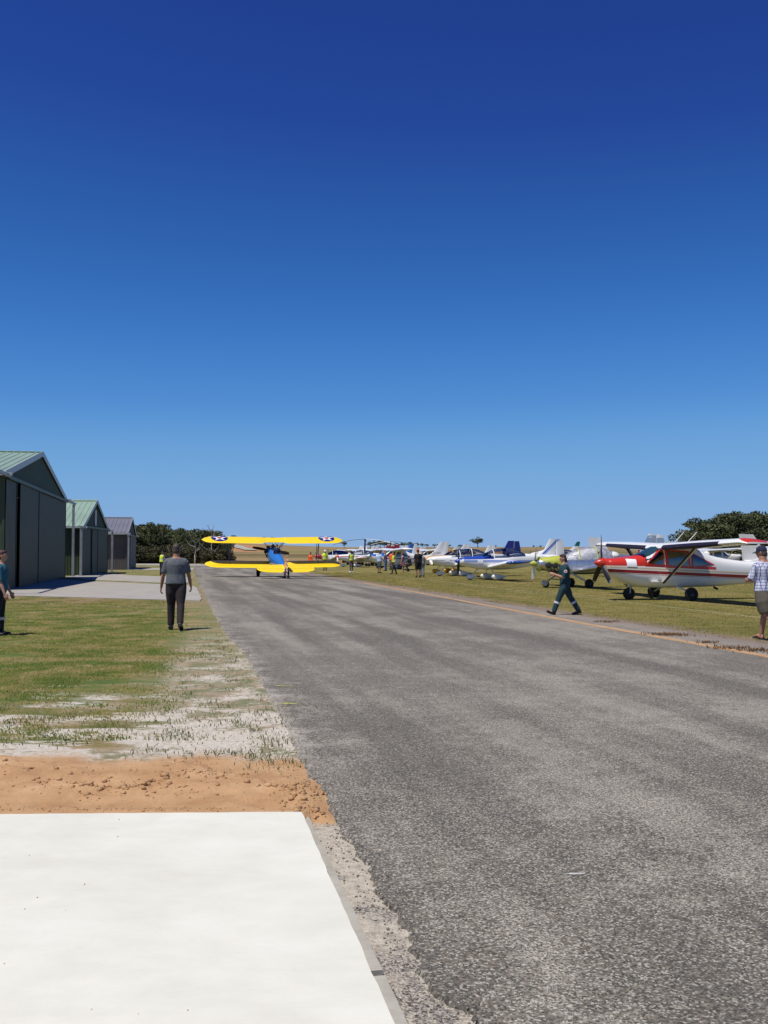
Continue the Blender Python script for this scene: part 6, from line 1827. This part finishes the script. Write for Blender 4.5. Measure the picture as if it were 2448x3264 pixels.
person(pp(1209, 1827), math.radians(-50), 'man in pale blue shirt, patterned shorts and boots', 1.76, 6, arms=((15, 12, 40, 10), (15, 12, 40, 10)), shirt=cloth('pale_blue_cotton', (.36, .50, .68)), sleeve=.8, hem=-.1, trousers=cloth('patterned_shorts', (.10, .14, .16), .7, 30), tlen=.95, shoes=cloth('brown_boots', (.10, .04, .03)), hair=M_HRD, vox=FV, group=GR, skin=M_SKIN2, build=1.2)
person(pp(1229, 1820), math.radians(60), 'woman in blue jeans and plum top between the blue and orange shirts', 1.70, 2, arms=((10, 10, 30, 0), (20, 20, 60, 10)), shirt=cloth('plum_top', (.16, .10, .17)), sleeve=.5, trousers=jean, shoes=M_SHOE, hair=M_HBL, vox=FV, group=GR)
person(pp(1247, 1817), math.radians(-30), 'person in orange hi-vis top behind the yellow vest', 1.76, 3, shirt=M_HIVO, sleeve=.8, trousers=gy, shoes=M_SHOE, hair=M_HRD, vox=FV, group=GR)
person(pp(1256, 1831), math.radians(110), 'marshal in yellow vest and dark trousers walking left', 1.70, 3, legs=((16, 4, 8), (-12, 8, -8)), arms=((-10, 10, 25, 0), (14, 10, 25, 0)), shirt=cloth('tan_sleeves', (.2, .14, .1)), sleeve=.5, vest=M_HIVY, trousers=dk, shoes=M_SHOE, hair=M_HRD, vox=FV, group=GR)
person(pp(1284, 1825), math.radians(75), 'woman in short plum patterned dress with bare legs', 1.63, 2, dress=floral(), hair=M_HRD, hair_len=.1, vox=FV, group=GR)
person(pp(1333, 1841), math.radians(10), 'man in black shirt and shorts with red cap, back turned', 1.86, 1, skin=M_SKIN2, build=1.15, shirt=cloth('black_cotton_shirt', (.014, .013, .014)), sleeve=.75, hem=-.08, trousers=cloth('black_shorts', (.012, .012, .012)), tlen=1.0, shoes=M_SHOE, cap=paint('red_cap_cotton', (.5, .02, .03), .8), brim=True, hair=M_HBR, vox=.016, group=GR)
person(pp(1346, 1838), math.radians(15), 'fair-haired woman in grey close behind the red-capped man', 1.66, 2, arms=((-6, 4, 40, 30), (6, 8, 15, 0)), shirt=cloth('light_grey_top', (.30, .32, .36)), sleeve=.3, trousers=cloth('pale_jeans', (.20, .26, .34)), shoes=M_SHOE, hair=M_HBL, hair_len=.06, vox=FV, group=GR)
person(pp(1308, 1822), math.radians(60), 'person in dark clothes sitting in the shade below the wing', 1.70, 12, legs=((80, 110, 0), (70, 100, 0)), arms=((50, 10, 30, 15), (50, 10, 30, 15)), shirt=cloth('charcoal_top', (.02, .02, .022)), sleeve=1.5, trousers=dk, shoes=M_SHOE, hair=M_HBR, vox=FV, group=GR, seated=True)
# pilot in the rear cockpit, hidden from the chest down
pl = person((0, 0, 0), 0, 'pilot in blue flying helmet seated in the rear cockpit of the biplane', 1.6, 0, legs=((85, 80, 0), (85, 80, 0)), arms=((30, 5, 40, 15), (30, 5, 40, 15)), shirt=cloth('navy_jacket', (.02, .03, .07)), sleeve=1.8, trousers=dk, cap=paint('blue_helmet', (.03, .06, .2), .5), brim=False, vox=FV, seated=True)
bpy.context.view_layer.update()
seat = BIPL.matrix_world @ Vector((1.66, 0, 1.12))
pl.location = seat; pl.rotation_euler = (0, 0, math.radians(15))

bpy.data.scenes.remove(SCRATCH)
